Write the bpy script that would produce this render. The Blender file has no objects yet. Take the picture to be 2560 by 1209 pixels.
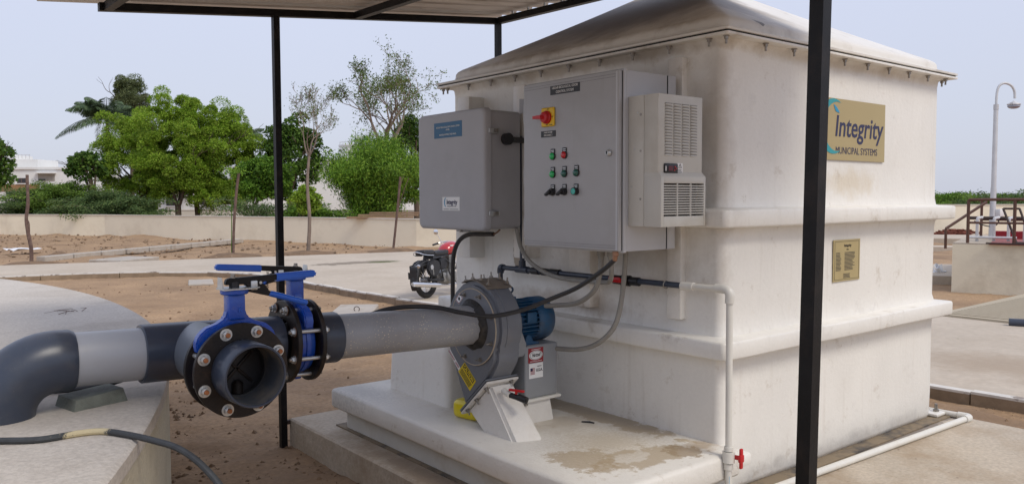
import bpy, bmesh, math, random
import numpy as np
from mathutils import Vector, Matrix, noise
random.seed(7); rng = np.random.default_rng(11)
sc = bpy.context.scene
COL = sc.collection
rad = math.radians

# ------------------------------------------------------------------ camera
CAM_POS = Vector((-3.5126, -2.621, 1.6)); FPX = 2026.5
CR = Vector((0.77995576, -0.62582433, -0.00359461))
CU = Vector((0.03701543, 0.04039662, 0.99849786))
CB = Vector((-0.62473904, -0.77891721, 0.05467273))
cd = bpy.data.cameras.new('camera'); cam = bpy.data.objects.new('camera', cd); COL.objects.link(cam)
cd.sensor_width = 36; cd.lens = FPX / 2560 * 36; cd.clip_start = .05; cd.clip_end = 2000
m = Matrix((CR, CU, CB)).transposed().to_4x4(); m.translation = CAM_POS
cam.matrix_world = m; sc.camera = cam
YAW = math.atan2(.77891721, .62473904)          # heading of the view
FWD = Vector((math.cos(YAW), math.sin(YAW), 0)); RGT = Vector((math.sin(YAW), -math.cos(YAW), 0))

# ------------------------------------------------------------------ light
world = bpy.data.worlds.new('World'); sc.world = world; world.use_nodes = True
wn = world.node_tree; wn.nodes.clear()
SUN_EL, SUN_AZ = rad(50), rad(-80)             # azimuth counted from +X towards +Y
sky = wn.nodes.new('ShaderNodeTexSky'); sky.sky_type = 'NISHITA'; sky.sun_disc = False
sky.sun_elevation = SUN_EL; sky.sun_rotation = rad(90) - SUN_AZ
sky.dust_density = 2.0; sky.air_density = 1.0; sky.ozone_density = 1.5
b1 = wn.nodes.new('ShaderNodeBackground'); b1.inputs[1].default_value = .014
b2 = wn.nodes.new('ShaderNodeBackground'); b2.inputs[1].default_value = .84
# an even veil of cloud, slightly greyer towards the ground and with very soft unevenness
tc = wn.nodes.new('ShaderNodeTexCoord'); sx = wn.nodes.new('ShaderNodeSeparateXYZ')
rmp = wn.nodes.new('ShaderNodeValToRGB')
rmp.color_ramp.elements[0].position = 0.0; rmp.color_ramp.elements[0].color = (.52, .545, .635, 1)
rmp.color_ramp.elements[1].position = .35; rmp.color_ramp.elements[1].color = (.60, .64, .80, 1)
nz = wn.nodes.new('ShaderNodeTexNoise'); nz.inputs['Scale'].default_value = 1.3; nz.inputs['Detail'].default_value = 3
mx = wn.nodes.new('ShaderNodeMix'); mx.data_type = 'RGBA'; mx.blend_type = 'MULTIPLY'; mx.inputs[0].default_value = .10
L = wn.links.new
L(tc.outputs['Generated'], sx.inputs[0]); L(sx.outputs[2], rmp.inputs[0]); L(tc.outputs['Generated'], nz.inputs[0])
L(rmp.outputs[0], mx.inputs[6]); L(nz.outputs[0], mx.inputs[7]); L(mx.outputs[2], b2.inputs[0])
L(sky.outputs[0], b1.inputs[0])
ad = wn.nodes.new('ShaderNodeAddShader'); wo = wn.nodes.new('ShaderNodeOutputWorld')
L(b1.outputs[0], ad.inputs[0]); L(b2.outputs[0], ad.inputs[1]); L(ad.outputs[0], wo.inputs[0])
sl = bpy.data.lights.new('sun', 'SUN'); sl.energy = 1.5; sl.angle = rad(22); sl.color = (1, .93, .82)
so = bpy.data.objects.new('sun', sl); COL.objects.link(so)
sd = Vector((math.cos(SUN_EL) * math.cos(SUN_AZ), math.cos(SUN_EL) * math.sin(SUN_AZ), math.sin(SUN_EL)))
so.rotation_euler = (-sd).to_track_quat('-Z', 'Y').to_euler()
sc.view_settings.view_transform = 'Standard'; sc.view_settings.look = 'None'
sc.view_settings.exposure = 0.42; sc.view_settings.gamma = 1; sc.view_settings.use_curve_mapping = False

# ------------------------------------------------------------------ helpers
def at(px, py, d):                              # point of the place seen at a pixel, d metres ahead
    return CAM_POS - CB * d + CR * ((px - 1280) / FPX * d) - CU * ((py - 604.5) / FPX * d)
def atx(px, py, X):
    r = -CB + CR * ((px - 1280) / FPX) - CU * ((py - 604.5) / FPX)
    return CAM_POS + r * ((X - CAM_POS.x) / r.x)
def aty(px, py, Y):
    r = -CB + CR * ((px - 1280) / FPX) - CU * ((py - 604.5) / FPX)
    return CAM_POS + r * ((Y - CAM_POS.y) / r.y)
def atz(px, py, z):
    r = -CB + CR * ((px - 1280) / FPX) - CU * ((py - 604.5) / FPX)
    return CAM_POS + r * ((z - CAM_POS.z) / r.z)

MATS = {}
def mat(name, c, r=.6, metal=0, var=.12, vs=3.0, c2=None, c2s=2.0, c2lo=.5, c2hi=.7, c2a=.6, bump=0, bs=60,
        spk=None, spots=(), stretch=None, coat=0, spec=.5, fine=0, fs=120, streak=None):
    mt = bpy.data.materials.new(name); mt.use_nodes = True; t = mt.node_tree; N = t.nodes; K = t.links.new
    b = N['Principled BSDF']; b.inputs['Roughness'].default_value = r; b.inputs['Metallic'].default_value = metal
    b.inputs['Specular IOR Level'].default_value = spec; b.inputs['Coat Weight'].default_value = coat
    tx = N.new('ShaderNodeTexCoord'); vec = tx.outputs['Object']
    if stretch:
        mp = N.new('ShaderNodeMapping'); mp.inputs['Scale'].default_value = stretch; K(vec, mp.inputs[0]); sv = mp.outputs[0]
    else: sv = vec
    def noi(scale, v=vec, det=5, rough=.6):
        n = N.new('ShaderNodeTexNoise'); n.inputs['Scale'].default_value = scale; n.inputs['Detail'].default_value = det
        n.inputs['Roughness'].default_value = rough; K(v, n.inputs[0]); return n.outputs[0]
    def mr(v, a, b_, lo, hi):
        n = N.new('ShaderNodeMapRange'); n.inputs[1].default_value = a; n.inputs[2].default_value = b_
        n.inputs[3].default_value = lo; n.inputs[4].default_value = hi; K(v, n.inputs[0]); return n.outputs[0]
    def mth(op, a, b_):
        n = N.new('ShaderNodeMath'); n.operation = op
        for i, q in enumerate((a, b_)):
            if isinstance(q, (int, float)): n.inputs[i].default_value = q
            else: K(q, n.inputs[i])
        return n.outputs[0]
    def mixc(f, a, bcol):
        n = N.new('ShaderNodeMix'); n.data_type = 'RGBA'
        if isinstance(f, float): n.inputs[0].default_value = f
        else: K(f, n.inputs[0])
        if isinstance(a, tuple): n.inputs[6].default_value = (*a, 1)
        else: K(a, n.inputs[6])
        if isinstance(bcol, tuple): n.inputs[7].default_value = (*bcol, 1)
        else: K(bcol, n.inputs[7])
        return n.outputs[2]
    dk = tuple(x * (1 - var) for x in c); lt = tuple(min(x * (1 + var * .6), .95) for x in c)
    col = mixc(mr(noi(vs, sv), .3, .7, 0, 1), dk, lt)
    if fine:
        g = mr(noi(fs, det=3), .35, .65, 1 - fine, 1 + fine * .5)
        n = N.new('ShaderNodeVectorMath'); n.operation = 'SCALE'; K(col, n.inputs[0]); K(g, n.inputs['Scale']); col = n.outputs[0]
    if c2: col = mixc(mth('MULTIPLY', mr(noi(c2s, sv, 8, .65), c2lo, c2hi, 0, 1), c2a), col, c2)
    if streak:                                   # (colour, amount, scale): thin runs of dirt down a wall
        mp2 = N.new('ShaderNodeMapping'); mp2.inputs['Scale'].default_value = (streak[2], streak[2], streak[2] * .045); K(vec, mp2.inputs[0])
        col = mixc(mth('MULTIPLY', mth('MULTIPLY', mr(noi(1, mp2.outputs[0], 4, .6), .56, .72, 0, 1), mr(noi(2.2), .42, .62, 0, 1)), streak[1]), col, streak[0])
    if spk:                                      # (colour, scale, size, coverage)
        v = N.new('ShaderNodeTexVoronoi'); v.inputs['Scale'].default_value = spk[1]; K(vec, v.inputs[0])
        cov = mr(noi(spk[1] * .12), .5 - spk[3], .75 - spk[3], 0, 1)
        col = mixc(mth('MULTIPLY', mr(v.outputs['Distance'], spk[2], spk[2] * .6, 0, 1), cov), col, spk[0])
    for (cen, rr, cc, amt, ns) in spots:         # stains with a place of their own
        s = N.new('ShaderNodeVectorMath'); s.operation = 'SUBTRACT'; K(vec, s.inputs[0]); s.inputs[1].default_value = cen
        d = N.new('ShaderNodeVectorMath'); d.operation = 'DIVIDE'; K(s.outputs[0], d.inputs[0]); d.inputs[1].default_value = rr
        l = N.new('ShaderNodeVectorMath'); l.operation = 'LENGTH'; K(d.outputs[0], l.inputs[0])
        e = mth('ADD', mr(l.outputs['Value'], 0, 1.2, 1, 0), mr(noi(ns, det=8, rough=.7), .25, .75, -.5, .4))
        lo_, hi_ = (.25, .40) if amt > .72 else (.12, .75)
        col = mixc(mth('MULTIPLY', mr(e, lo_, hi_, 0, 1), amt), col, cc)
    K(col, b.inputs['Base Color'])
    if bump:
        bp = N.new('ShaderNodeBump'); bp.inputs['Strength'].default_value = bump; bp.inputs['Distance'].default_value = .01
        K(noi(bs, det=6), bp.inputs['Height']); K(bp.outputs[0], b.inputs['Normal'])
    MATS[name] = mt; return mt

ROOT = {}
def tag(o, label=None, cat=None, group=None, kind=None):
    if label: o['label'] = label
    if cat: o['category'] = cat
    if group: o['group'] = group
    if kind: o['kind'] = kind
    return o
def thing(name, label, cat, loc=(0, 0, 0), rz=0, group=None, kind=None):
    o = bpy.data.objects.new(name, None); COL.objects.link(o); o.location = loc; o.rotation_euler = (0, 0, rz)
    o.empty_display_size = .1
    ROOT[o.name] = Matrix.Translation(Vector(loc)) @ Matrix.Rotation(rz, 4, 'Z')
    return tag(o, label, cat, group, kind)

class MB:
    """collects shapes; build() links them as ONE mesh object"""
    def __init__(s, M=None): s.v = []; s.f = []; s.mi = []; s.M = M or Matrix.Identity(4); s.cur = 0
    def add(s, vs, fs):
        n = len(s.v); s.v += [s.M @ Vector(p) for p in vs]; s.f += [tuple(i + n for i in f) for f in fs]; s.mi += [s.cur] * len(fs); return s
    def bm(s, b):
        b.verts.index_update(); return s.add([v.co.copy() for v in b.verts], [[v.index for v in f.verts] for f in b.faces])
    def box(s, a, b_, bev=0, seg=2, R=None):
        """box between two corners, optionally bevelled and rotated (4x4 R) about its centre"""
        a, b_ = Vector(a), Vector(b_); c = (a + b_) / 2; d = b_ - a
        bm = bmesh.new(); mt = Matrix.Translation(c) @ (R or Matrix.Identity(4)) @ Matrix.Diagonal((abs(d.x), abs(d.y), abs(d.z), 1))
        bmesh.ops.create_cube(bm, size=1, matrix=mt)
        if bev: bmesh.ops.bevel(bm, geom=bm.edges[:], offset=bev, segments=seg, affect='EDGES', profile=.5)
        s.bm(bm); bm.free(); return s
    def cyl(s, p0, p1, r0, r1=None, seg=20, caps=True):
        return s.tube([p0, p1], [r0, r0 if r1 is None else r1], seg, caps)
    def tube(s, pts, radii, seg=10, caps=True):
        pts = [Vector(p) for p in pts]; n = len(pts)
        if isinstance(radii, (int, float)): radii = [radii] * n
        vs = []; fs = []; prev = None
        for i, p in enumerate(pts):
            t = (pts[min(i + 1, n - 1)] - pts[max(i - 1, 0)])
            if t.length < 1e-9: t = Vector((0, 0, 1))
            t.normalize()
            if prev is None:
                u = t.cross(Vector((0, 0, 1)))
                if u.length < .05: u = t.cross(Vector((1, 0, 0)))
            else: u = prev - t * prev.dot(t)
            u.normalize(); prev = u; w = t.cross(u)
            for k in range(seg):
                a = 2 * math.pi * k / seg; vs.append(p + (u * math.cos(a) + w * math.sin(a)) * radii[i])
        for i in range(n - 1):
            for k in range(seg):
                k2 = (k + 1) % seg; fs.append((i * seg + k, i * seg + k2, (i + 1) * seg + k2, (i + 1) * seg + k))
        if caps: fs.append(tuple(range(seg))[::-1]); fs.append(tuple(range((n - 1) * seg, n * seg)))
        return s.add(vs, fs)
    def lathe(s, prof, o, ax, seg=40, closed=False):
        """prof: (distance along axis, radius)"""
        o, ax = Vector(o), Vector(ax).normalized(); u = ax.cross(Vector((0, 0, 1)))
        if u.length < .05: u = Vector((1, 0, 0))
        u.normalize(); w = ax.cross(u); vs = []; fs = []; n = len(prof)
        for (h, r) in prof:
            for k in range(seg):
                a = 2 * math.pi * k / seg; vs.append(o + ax * h + (u * math.cos(a) + w * math.sin(a)) * r)
        for i in range(n if closed else n - 1):
            j = (i + 1) % n
            for k in range(seg):
                k2 = (k + 1) % seg; fs.append((i * seg + k, i * seg + k2, j * seg + k2, j * seg + k))
        return s.add(vs, fs)
    def prism(s, poly, d0, d1, ax='X', bev=0):
        """poly in the two other axes (cyclic order after ax), extruded along ax"""
        mp = {'X': lambda p, d: (d, p[0], p[1]), 'Y': lambda p, d: (p[0], d, p[1]), 'Z': lambda p, d: (p[0], p[1], d)}[ax]
        n = len(poly); bm = bmesh.new()
        a = [bm.verts.new(mp(p, d0)) for p in poly]; b_ = [bm.verts.new(mp(p, d1)) for p in poly]
        bm.faces.new(a[::-1]); bm.faces.new(b_)
        for i in range(n): j = (i + 1) % n; bm.faces.new((a[i], a[j], b_[j], b_[i]))
        bmesh.ops.recalc_face_normals(bm, faces=bm.faces[:])
        if bev: bmesh.ops.bevel(bm, geom=[e for e in bm.edges if e.calc_face_angle(0) > .5], offset=bev, segments=2, affect='EDGES')
        s.bm(bm); bm.free(); return s
    def hexa(s, p):                              # eight corners: bottom ring, top ring
        return s.add(p, [(3, 2, 1, 0), (4, 5, 6, 7), (0, 1, 5, 4), (1, 2, 6, 5), (2, 3, 7, 6), (3, 0, 4, 7)])
    def build(s, name, mt, parent=None, smooth=True, ang=35, fixn=True):
        root = None
        if parent is not None:
            root = ROOT[parent.name]; inv = root.inverted(); vs = [tuple(inv @ p) for p in s.v]
        else: vs = [tuple(p) for p in s.v]
        me = bpy.data.meshes.new(name); me.from_pydata(vs, [], s.f)
        for q in (mt if isinstance(mt, (list, tuple)) else [mt]): me.materials.append(q)
        if len(me.materials) > 1: me.polygons.foreach_set('material_index', s.mi)
        if fixn:
            b = bmesh.new(); b.from_mesh(me); bmesh.ops.recalc_face_normals(b, faces=b.faces[:]); b.to_mesh(me); b.free()
        if smooth: me.shade_smooth(); me.set_sharp_from_angle(angle=rad(ang))
        o = bpy.data.objects.new(name, me); COL.objects.link(o)
        if parent is not None: o.parent = parent; ROOT[o.name] = root
        else: ROOT[o.name] = Matrix.Identity(4)
        return o

def share(src, name, M, parent):                 # a copy of a built part, moved by M (parent space), sharing its mesh
    o = bpy.data.objects.new(name, src.data); COL.objects.link(o); o.parent = parent; o.matrix_local = M
    ROOT[o.name] = ROOT[parent.name]; return o
def mesh_of(mb, name, mt, ang=35):               # a mesh made once, for share()
    me = bpy.data.meshes.new(name); me.from_pydata([tuple(p) for p in mb.v], [], mb.f)
    for q in (mt if isinstance(mt, (list, tuple)) else [mt]): me.materials.append(q)
    if len(me.materials) > 1: me.polygons.foreach_set('material_index', mb.mi)
    b = bmesh.new(); b.from_mesh(me); bmesh.ops.recalc_face_normals(b, faces=b.faces[:]); b.to_mesh(me); b.free()
    me.shade_smooth(); me.set_sharp_from_angle(angle=rad(ang)); return me
def put(me, name, M, parent):                    # place a shared mesh; M in world space
    o = bpy.data.objects.new(name, me); COL.objects.link(o); R = ROOT[parent.name] if parent else Matrix.Identity(4)
    if parent: o.parent = parent
    o.matrix_local = R.inverted() @ M; ROOT[o.name] = R; return o
def frame(o, z, x=None):                         # matrix with local z along z
    z = Vector(z).normalized(); x = Vector(x) if x else (Vector((0, 0, 1)).cross(z) if abs(z.z) < .9 else Vector((1, 0, 0)))
    x = (x - z * x.dot(z)).normalized(); y = z.cross(x)
    M = Matrix((x, y, z)).transposed().to_4x4(); M.translation = Vector(o); return M

NX = (Vector((0, -1, 0)), Vector((0, 0, 1)))     # reading directions on a face that looks to -X
NY = (Vector((1, 0, 0)), Vector((0, 0, 1)))      # ... and on one that looks to -Y
def decal(parent, name, c, fr, w, h, mt, t=.0015, rot=0):
    r, u = fr; n = r.cross(u)
    if rot: q = Matrix.Rotation(rot, 3, n); r, u = q @ r, q @ u
    M = frame(c, n, r); b = MB(M).box((-w / 2, -h / 2, -.0005), (w / 2, h / 2, t)); return b.build(name, mt, parent, smooth=False)
def text(parent, body, c, fr, h, mt, xs=1.0, shear=0, bold=0, ls=1.0, t=.0004, rot=0, w=None, name='lettering'):
    cu = bpy.data.curves.new('t', 'FONT'); cu.body = body; cu.size = h / .7; cu.align_x = 'CENTER'; cu.align_y = 'CENTER'
    cu.shear = shear; cu.offset = bold; cu.space_line = ls; cu.extrude = t; cu.resolution_u = 3
    o = bpy.data.objects.new('t', cu); COL.objects.link(o)
    me = bpy.data.meshes.new_from_object(o.evaluated_get(bpy.context.evaluated_depsgraph_get()))
    bpy.data.objects.remove(o); r, u = fr; n = r.cross(u)
    if rot: q = Matrix.Rotation(rot, 3, n); r, u = q @ r, q @ u
    xsz = [v.co.x for v in me.vertices]
    if w and xsz: xs = w / (max(xsz) - min(xsz))
    M = ROOT[parent.name].inverted() @ frame(Vector(c) + n * t, n, r) @ Matrix.Diagonal((xs, 1, 1, 1))
    me.transform(M); me.materials.clear(); me.materials.append(mt); me.name = name
    ob = bpy.data.objects.new(name, me); COL.objects.link(ob); ob.parent = parent; ROOT[ob.name] = ROOT[parent.name]; return ob
def lines(parent, c, fr, w, h, n, mt, name='small_print', t=.002, cols=((0, 1),), jag=.3):
    """rows of print too small to read, as short dark bars on their sticker"""
    r, u = fr; nn = r.cross(u); b = MB(frame(c, nn, r)); lh = h / n
    for i in range(n):
        y = h / 2 - (i + .5) * lh
        for (a, e) in cols:
            x0 = -w / 2 + a * w; x1 = x0 + (e - a) * w * (1 - jag * random.random())
            b.box((x0, y - lh * .22, 0), (x1, y + lh * .22, t))
    return b.build(name, mt, parent, smooth=False)

def catmull(P, k=8):
    P = [Vector(p) for p in P]; Q = [P[0] * 2 - P[1]] + P + [P[-1] * 2 - P[-2]]; out = []
    for i in range(1, len(Q) - 2):
        for j in range(k):
            t = j / k; a, b_, c, d = Q[i - 1:i + 3]
            out.append(.5 * (2 * b_ + (c - a) * t + (2 * a - 5 * b_ + 4 * c - d) * t * t + (3 * b_ - a - 3 * c + d) * t ** 3))
    return out + [P[-1]]

# ------------------------------------------------------------------ materials
DIRT = (.15, .095, .05)
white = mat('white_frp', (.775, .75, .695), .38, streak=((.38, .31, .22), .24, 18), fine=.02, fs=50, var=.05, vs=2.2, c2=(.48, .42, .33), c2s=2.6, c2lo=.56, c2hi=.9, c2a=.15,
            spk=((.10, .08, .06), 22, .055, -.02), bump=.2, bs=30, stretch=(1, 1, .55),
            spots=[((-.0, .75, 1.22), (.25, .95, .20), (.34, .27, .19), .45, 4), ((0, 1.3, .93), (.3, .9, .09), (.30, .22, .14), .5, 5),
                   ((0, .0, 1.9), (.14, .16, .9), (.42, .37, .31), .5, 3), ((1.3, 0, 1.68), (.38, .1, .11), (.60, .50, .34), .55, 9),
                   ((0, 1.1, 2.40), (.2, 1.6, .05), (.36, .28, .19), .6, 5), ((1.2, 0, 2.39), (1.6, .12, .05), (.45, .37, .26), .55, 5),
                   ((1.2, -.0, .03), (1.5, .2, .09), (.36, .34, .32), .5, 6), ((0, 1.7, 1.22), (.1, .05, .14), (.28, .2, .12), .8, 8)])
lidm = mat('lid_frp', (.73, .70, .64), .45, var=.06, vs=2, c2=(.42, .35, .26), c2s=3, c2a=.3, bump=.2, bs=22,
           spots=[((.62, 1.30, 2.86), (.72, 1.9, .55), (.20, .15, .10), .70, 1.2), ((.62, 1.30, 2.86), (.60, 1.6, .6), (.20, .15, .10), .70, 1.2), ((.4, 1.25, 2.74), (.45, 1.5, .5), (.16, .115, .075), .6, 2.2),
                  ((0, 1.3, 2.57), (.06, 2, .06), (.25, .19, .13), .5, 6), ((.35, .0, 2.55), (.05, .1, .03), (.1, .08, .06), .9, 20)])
slabm = mat('shelf_frp', (.70, .67, .61), .5, var=.07, vs=4, c2=(.40, .33, .24), c2s=4, c2lo=.58, c2hi=.8, c2a=.35, bump=.35, bs=40,
            spk=((.12, .10, .08), 60, .13, -.10),
            spots=[((-.50, .13, .28), (.40, .17, .2), (.36, .275, .17), .74, 11), ((-.72, .30, .28), (.20, .22, .2), (.36, .275, .17), .74, 16), ((-.22, .05, .28), (.12, .14, .2), (.27, .195, .11), .78, 18), ((-.52, .16, .30), (.16, .09, .1), (.60, .56, .49), .8, 14), ((-.42, .42, .28), (.42, .33, .2), (.42, .34, .23), .6, 60),
                   ((-.08, .9, .28), (.14, .9, .2), (.36, .27, .16), .75, 7), ((-.35, .85, .28), (.3, .3, .2), (.42, .34, .24), .55, 6),
                   ((-.9, 2.35, .28), (.2, .5, .2), (.07, .08, .1), .35, 50), ((-.1, .06, .28), (.16, .1, .2), (.30, .21, .12), .7, 12),
                   ((-.55, 1.45, .28), (.3, .4, .2), (.44, .37, .27), .55, 8)])
greyc = mat('grey_paint', (.40, .402, .41), .40, var=.05, vs=3, c2=(.26, .245, .225), c2s=2.6, c2lo=.45, c2hi=.8, c2a=.4, bump=.06, bs=120, streak=((.25, .23, .2), .25, 22))
greyc2 = mat('grey_fibreglass', (.40, .398, .41), .5, var=.06, vs=3, c2=(.27, .26, .26), c2s=2.2, c2a=.3, bump=.12, bs=160)
lgrey = mat('light_grey_paint', (.50, .51, .53), .4, var=.04)
acm = mat('cooler_paint', (.55, .535, .485), .42, var=.04, vs=3, c2=(.36, .32, .25), c2s=4, c2lo=.5, c2hi=.8, c2a=.5)
acfin = mat('cooler_fins', (.20, .185, .17), .5, .3, var=.3, vs=14, spots=[((-.22, .05, 1.60), (.09, .2, .12), (.20, .085, .03), .9, 10)])
blackm = mat('black_plastic', (.018, .018, .02), .45, var=.2)
blackgap = mat('seal_rubber', (.012, .012, .013), .8)  # near-black fill of the joints: seals, gaskets and the valve bore
blk_steel = mat('black_steel', (.010, .0095, .010), .45, spec=.22, var=.3, vs=9, c2=(.05, .035, .025), c2s=8, c2a=.35, bump=.1, bs=90)
flangem = mat('flange_steel', (.014, .011, .010), .42, spec=.3, var=.3, vs=12, c2=(.07, .045, .03), c2s=9, c2lo=.5, c2hi=.75, c2a=.6, bump=.15, bs=120,
              spk=((.25, .2, .14), 120, .12, -.05))
pvcd = mat('dark_pvc', (.037, .047, .070), .32, var=.12, vs=6, c2=(.10, .095, .09), c2s=5, c2a=.3, spk=((.42, .36, .25), 110, .13, -.04))
pvcd2 = mat('dark_pvc_clean', (.033, .043, .066), .3, var=.15, vs=6, c2=(.08, .08, .085), c2s=6, c2a=.3)
pvcdusty = mat('dusty_pvc', (.055, .062, .075), .5, var=.15, vs=6, c2=(.23, .18, .12), c2s=5, c2lo=.42, c2hi=.65, c2a=.7)
pvcg = mat('grey_pvc', (.34, .35, .375), .38, var=.05, vs=4, c2=(.30, .28, .26), c2s=5, c2a=.3, spk=((.55, .43, .25), 30, .14, -.16))
pvcs = mat('speckled_grey_pvc', (.30, .305, .315), .42, var=.08, vs=5, c2=(.22, .2, .18), c2s=3, c2a=.4, spk=((.66, .58, .42), 75, .27, .10),
           spots=[((-1.22, .98, .87), (.05, .05, .03), (.03, .03, .03), .9, 60)])
bluem = mat('blue_enamel', (.006, .062, .37), .3, var=.15, vs=8, coat=.3, c2=(.16, .14, .14), c2s=14, c2lo=.55, c2hi=.75, c2a=.55, bump=.3, bs=90)
bluegrip = mat('blue_vinyl', (.008, .10, .50), .32, var=.08, coat=.2)
zinc = mat('zinc', (.55, .56, .55), .35, .65, var=.12, vs=40)
steel = mat('dull_steel', (.33, .31, .28), .4, .8, var=.25, vs=50, c2=(.2, .13, .08), c2s=40, c2a=.5)
rustb = mat('rusty_bolt_end', (.36, .13, .045), .7, var=.3, vs=60)
rustw = mat('rusty_washer', (.13, .055, .025), .8, var=.4, vs=60)
volm = mat('blower_grey', (.155, .165, .185), .42, var=.1, vs=5, c2=(.25, .21, .17), c2s=4, c2lo=.5, c2hi=.75, c2a=.5, bump=.12, bs=60,
           spots=[((-.7, 1.1, 1.16), (.16, .18, .08), (.27, .22, .16), .85, 14), ((-.82, 1.0, .98), (.05, .2, .1), (.15, .12, .09), .6, 12)])
pedm = mat('pedestal_grey', (.27, .28, .29), .45, var=.06, vs=4, c2=(.2, .17, .13), c2s=3, c2a=.35, spots=[((-.43, 1.1, .76), (.3, .3, .03), (.25, .19, .13), .7, 20)])
motorb = mat('motor_blue', (.010, .075, .17), .4, var=.15, vs=8, c2=(.09, .07, .05), c2s=7, c2lo=.48, c2hi=.7, c2a=.6, spots=[((-.4, .98, .78), (.12, .1, .05), (.13, .1, .07), .8, 20)])
beige = mat('gasket_beige', (.42, .35, .26), .7, var=.15, vs=30)
darkseal = mat('sealant_dark', (.022, .021, .02), .6, var=.4, vs=20, bump=.6, bs=60, c2=(.10, .08, .06), c2s=14, c2a=.5)
redp = mat('red_plastic', (.5, .008, .012), .35, var=.08)
yelp = mat('yellow_plastic', (.75, .60, .01), .3, var=.05, coat=.2)
yels = mat('yellow_switch', (.78, .50, .02), .4, var=.04)
whitep = mat('white_pvc', (.68, .66, .60), .38, var=.05, vs=9, c2=(.5, .43, .32), c2s=9, c2a=.3)
whitel = mat('white_print', (.80, .80, .78), .5, var=.02)
bluel = mat('blue_label', (.02, .12, .24), .45, var=.04)
blacks = mat('black_print', (.012, .012, .015), .5, var=.02)
blackl = mat('black_label', (.012, .012, .012), .4, var=.05)
navy = mat('navy_print', (.02, .022, .075), .5, var=.02)
teal = mat('teal_print', (.03, .30, .34), .5, var=.02)
tealb = mat('blue_print', (.02, .28, .50), .5, var=.02)
gold = mat('gold_plate', (.50, .405, .20), .38, .35, var=.08, vs=4, c2=(.4, .3, .14), c2s=5, c2a=.35)
goldp = mat('gold_ground_print', (.40, .32, .16), .5, var=.03)
redl = mat('maroon_print', (.28, .012, .02), .5, var=.02)
greenl = mat('green_lens_lit', (.01, .42, .11), .15, coat=.5, var=.05)
greend = mat('green_lens_dark', (.01, .10, .075), .15, coat=.5, var=.05)
greent = mat('teal_lens', (.02, .42, .34), .2, coat=.5, var=.05)
reds = mat('red_lens', (.50, .01, .02), .2, coat=.5, var=.05)
hoseg = mat('grey_conduit', (.27, .255, .225), .55, var=.12, vs=20, bump=.4, bs=200)
hosed = mat('brown_black_hose', (.035, .03, .027), .55, var=.25, vs=20)
cablem = mat('black_cable', (.02, .02, .021), .5, var=.25, vs=14, c2=(.25, .23, .2), c2s=30, c2lo=.66, c2hi=.75, c2a=.5)
hosel = mat('weathered_black_hose', (.04, .043, .045), .6, var=.3, vs=25, bump=.2, bs=120, spots=[((-2.9, .625, .76), (.09, .1, .05), (.55, .46, .27), .95, 40)])
copper = mat('brass_fitting', (.34, .19, .12), .4, .6, var=.2, vs=40)
conc = mat('road_concrete', (.50, .43, .345), .85, var=.09, vs=.35, c2=(.36, .29, .21), c2s=.5, c2lo=.45, c2hi=.75, c2a=.6, bump=.4, bs=18, fine=.08, fs=14, spk=((.2, .15, .1), 5, .12, -.02),
           spots=[(tuple(atz(900, 656, -.1)), (1.6, .55, .3), (.15, .12, .085), .75, 2.0), (tuple(atz(2550, 920, -.1)), (.9, 1.6, .3), (.30, .22, .145), .6, 1.2),
                  (tuple(atz(960, 654, -.1)), (.6, .28, .3), (.08, .10, .02), .9, 3)])
conc2 = mat('pad_concrete', (.50, .43, .34), .85, var=.12, vs=1.5, c2=(.33, .24, .15), c2s=1.8, c2lo=.46, c2hi=.7, c2a=.75, bump=.5, bs=30, fine=.14, fs=40,
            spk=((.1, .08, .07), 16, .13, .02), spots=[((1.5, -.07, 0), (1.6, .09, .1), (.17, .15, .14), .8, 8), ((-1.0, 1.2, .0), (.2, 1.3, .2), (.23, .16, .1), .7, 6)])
tankc = mat('cistern_concrete', (.56, .51, .445), .85, var=.10, vs=.8, c2=(.32, .27, .22), c2s=1.3, c2lo=.48, c2hi=.75, c2a=.6, bump=.55, bs=34, fine=.14, fs=55,
            spk=((.20, .16, .13), 10, .12, -.02))
tankw = mat('cistern_wall_plaster', (.58, .53, .40), .85, var=.08, vs=3, c2=(.28, .24, .17), c2s=3, c2lo=.5, c2hi=.75, c2a=.6, bump=.6, bs=45, fine=.12, fs=70)
creamw = mat('cream_wall', (.86, .78, .61), .8, var=.05, vs=.5, c2=(.55, .46, .33), c2s=.8, c2a=.4, bump=.2, bs=12)
creamb = mat('cream_plaster', (.76, .69, .53), .8, var=.06, vs=1.2, c2=(.44, .37, .26), c2s=1.4, c2a=.5, bump=.3, bs=22)
coping = mat('coping_plaster', (.66, .61, .52), .8, var=.1, vs=1, c2=(.4, .36, .32), c2s=2, c2a=.4)
kerbm = mat('kerb_concrete', (.26, .19, .125), .9, var=.25, vs=4, c2=(.36, .28, .2), c2s=5, c2a=.5, bump=.4, bs=30)
kerbt = mat('kerb_whitewash', (.62, .59, .54), .8, var=.1, vs=8, c2=(.2, .16, .13), c2s=5, c2lo=.55, c2hi=.62, c2a=.85)
stonem = mat('pale_stone', (.42, .38, .33), .85, var=.15, vs=3, c2=(.3, .22, .15), c2s=4, c2a=.5)
slate = mat('slate', (.16, .17, .14), .8, var=.25, vs=12, c2=(.09, .085, .075), c2s=10, c2a=.6, bump=.8, bs=50)
bark = mat('bark', (.10, .07, .05), .9, var=.3, vs=6, bump=.4, bs=30)
barkp = mat('pale_bark', (.22, .17, .135), .9, var=.25, vs=6)
stickm = mat('dry_stick', (.13, .08, .065), .9, var=.3, vs=10, c2=(.22, .16, .12), c2s=8, c2a=.6)
brownrail = mat('brown_rail_paint', (.10, .045, .028), .5, var=.2, vs=6)
galv = mat('galvanised', (.60, .60, .60), .45, .3, var=.1, vs=4)
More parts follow.
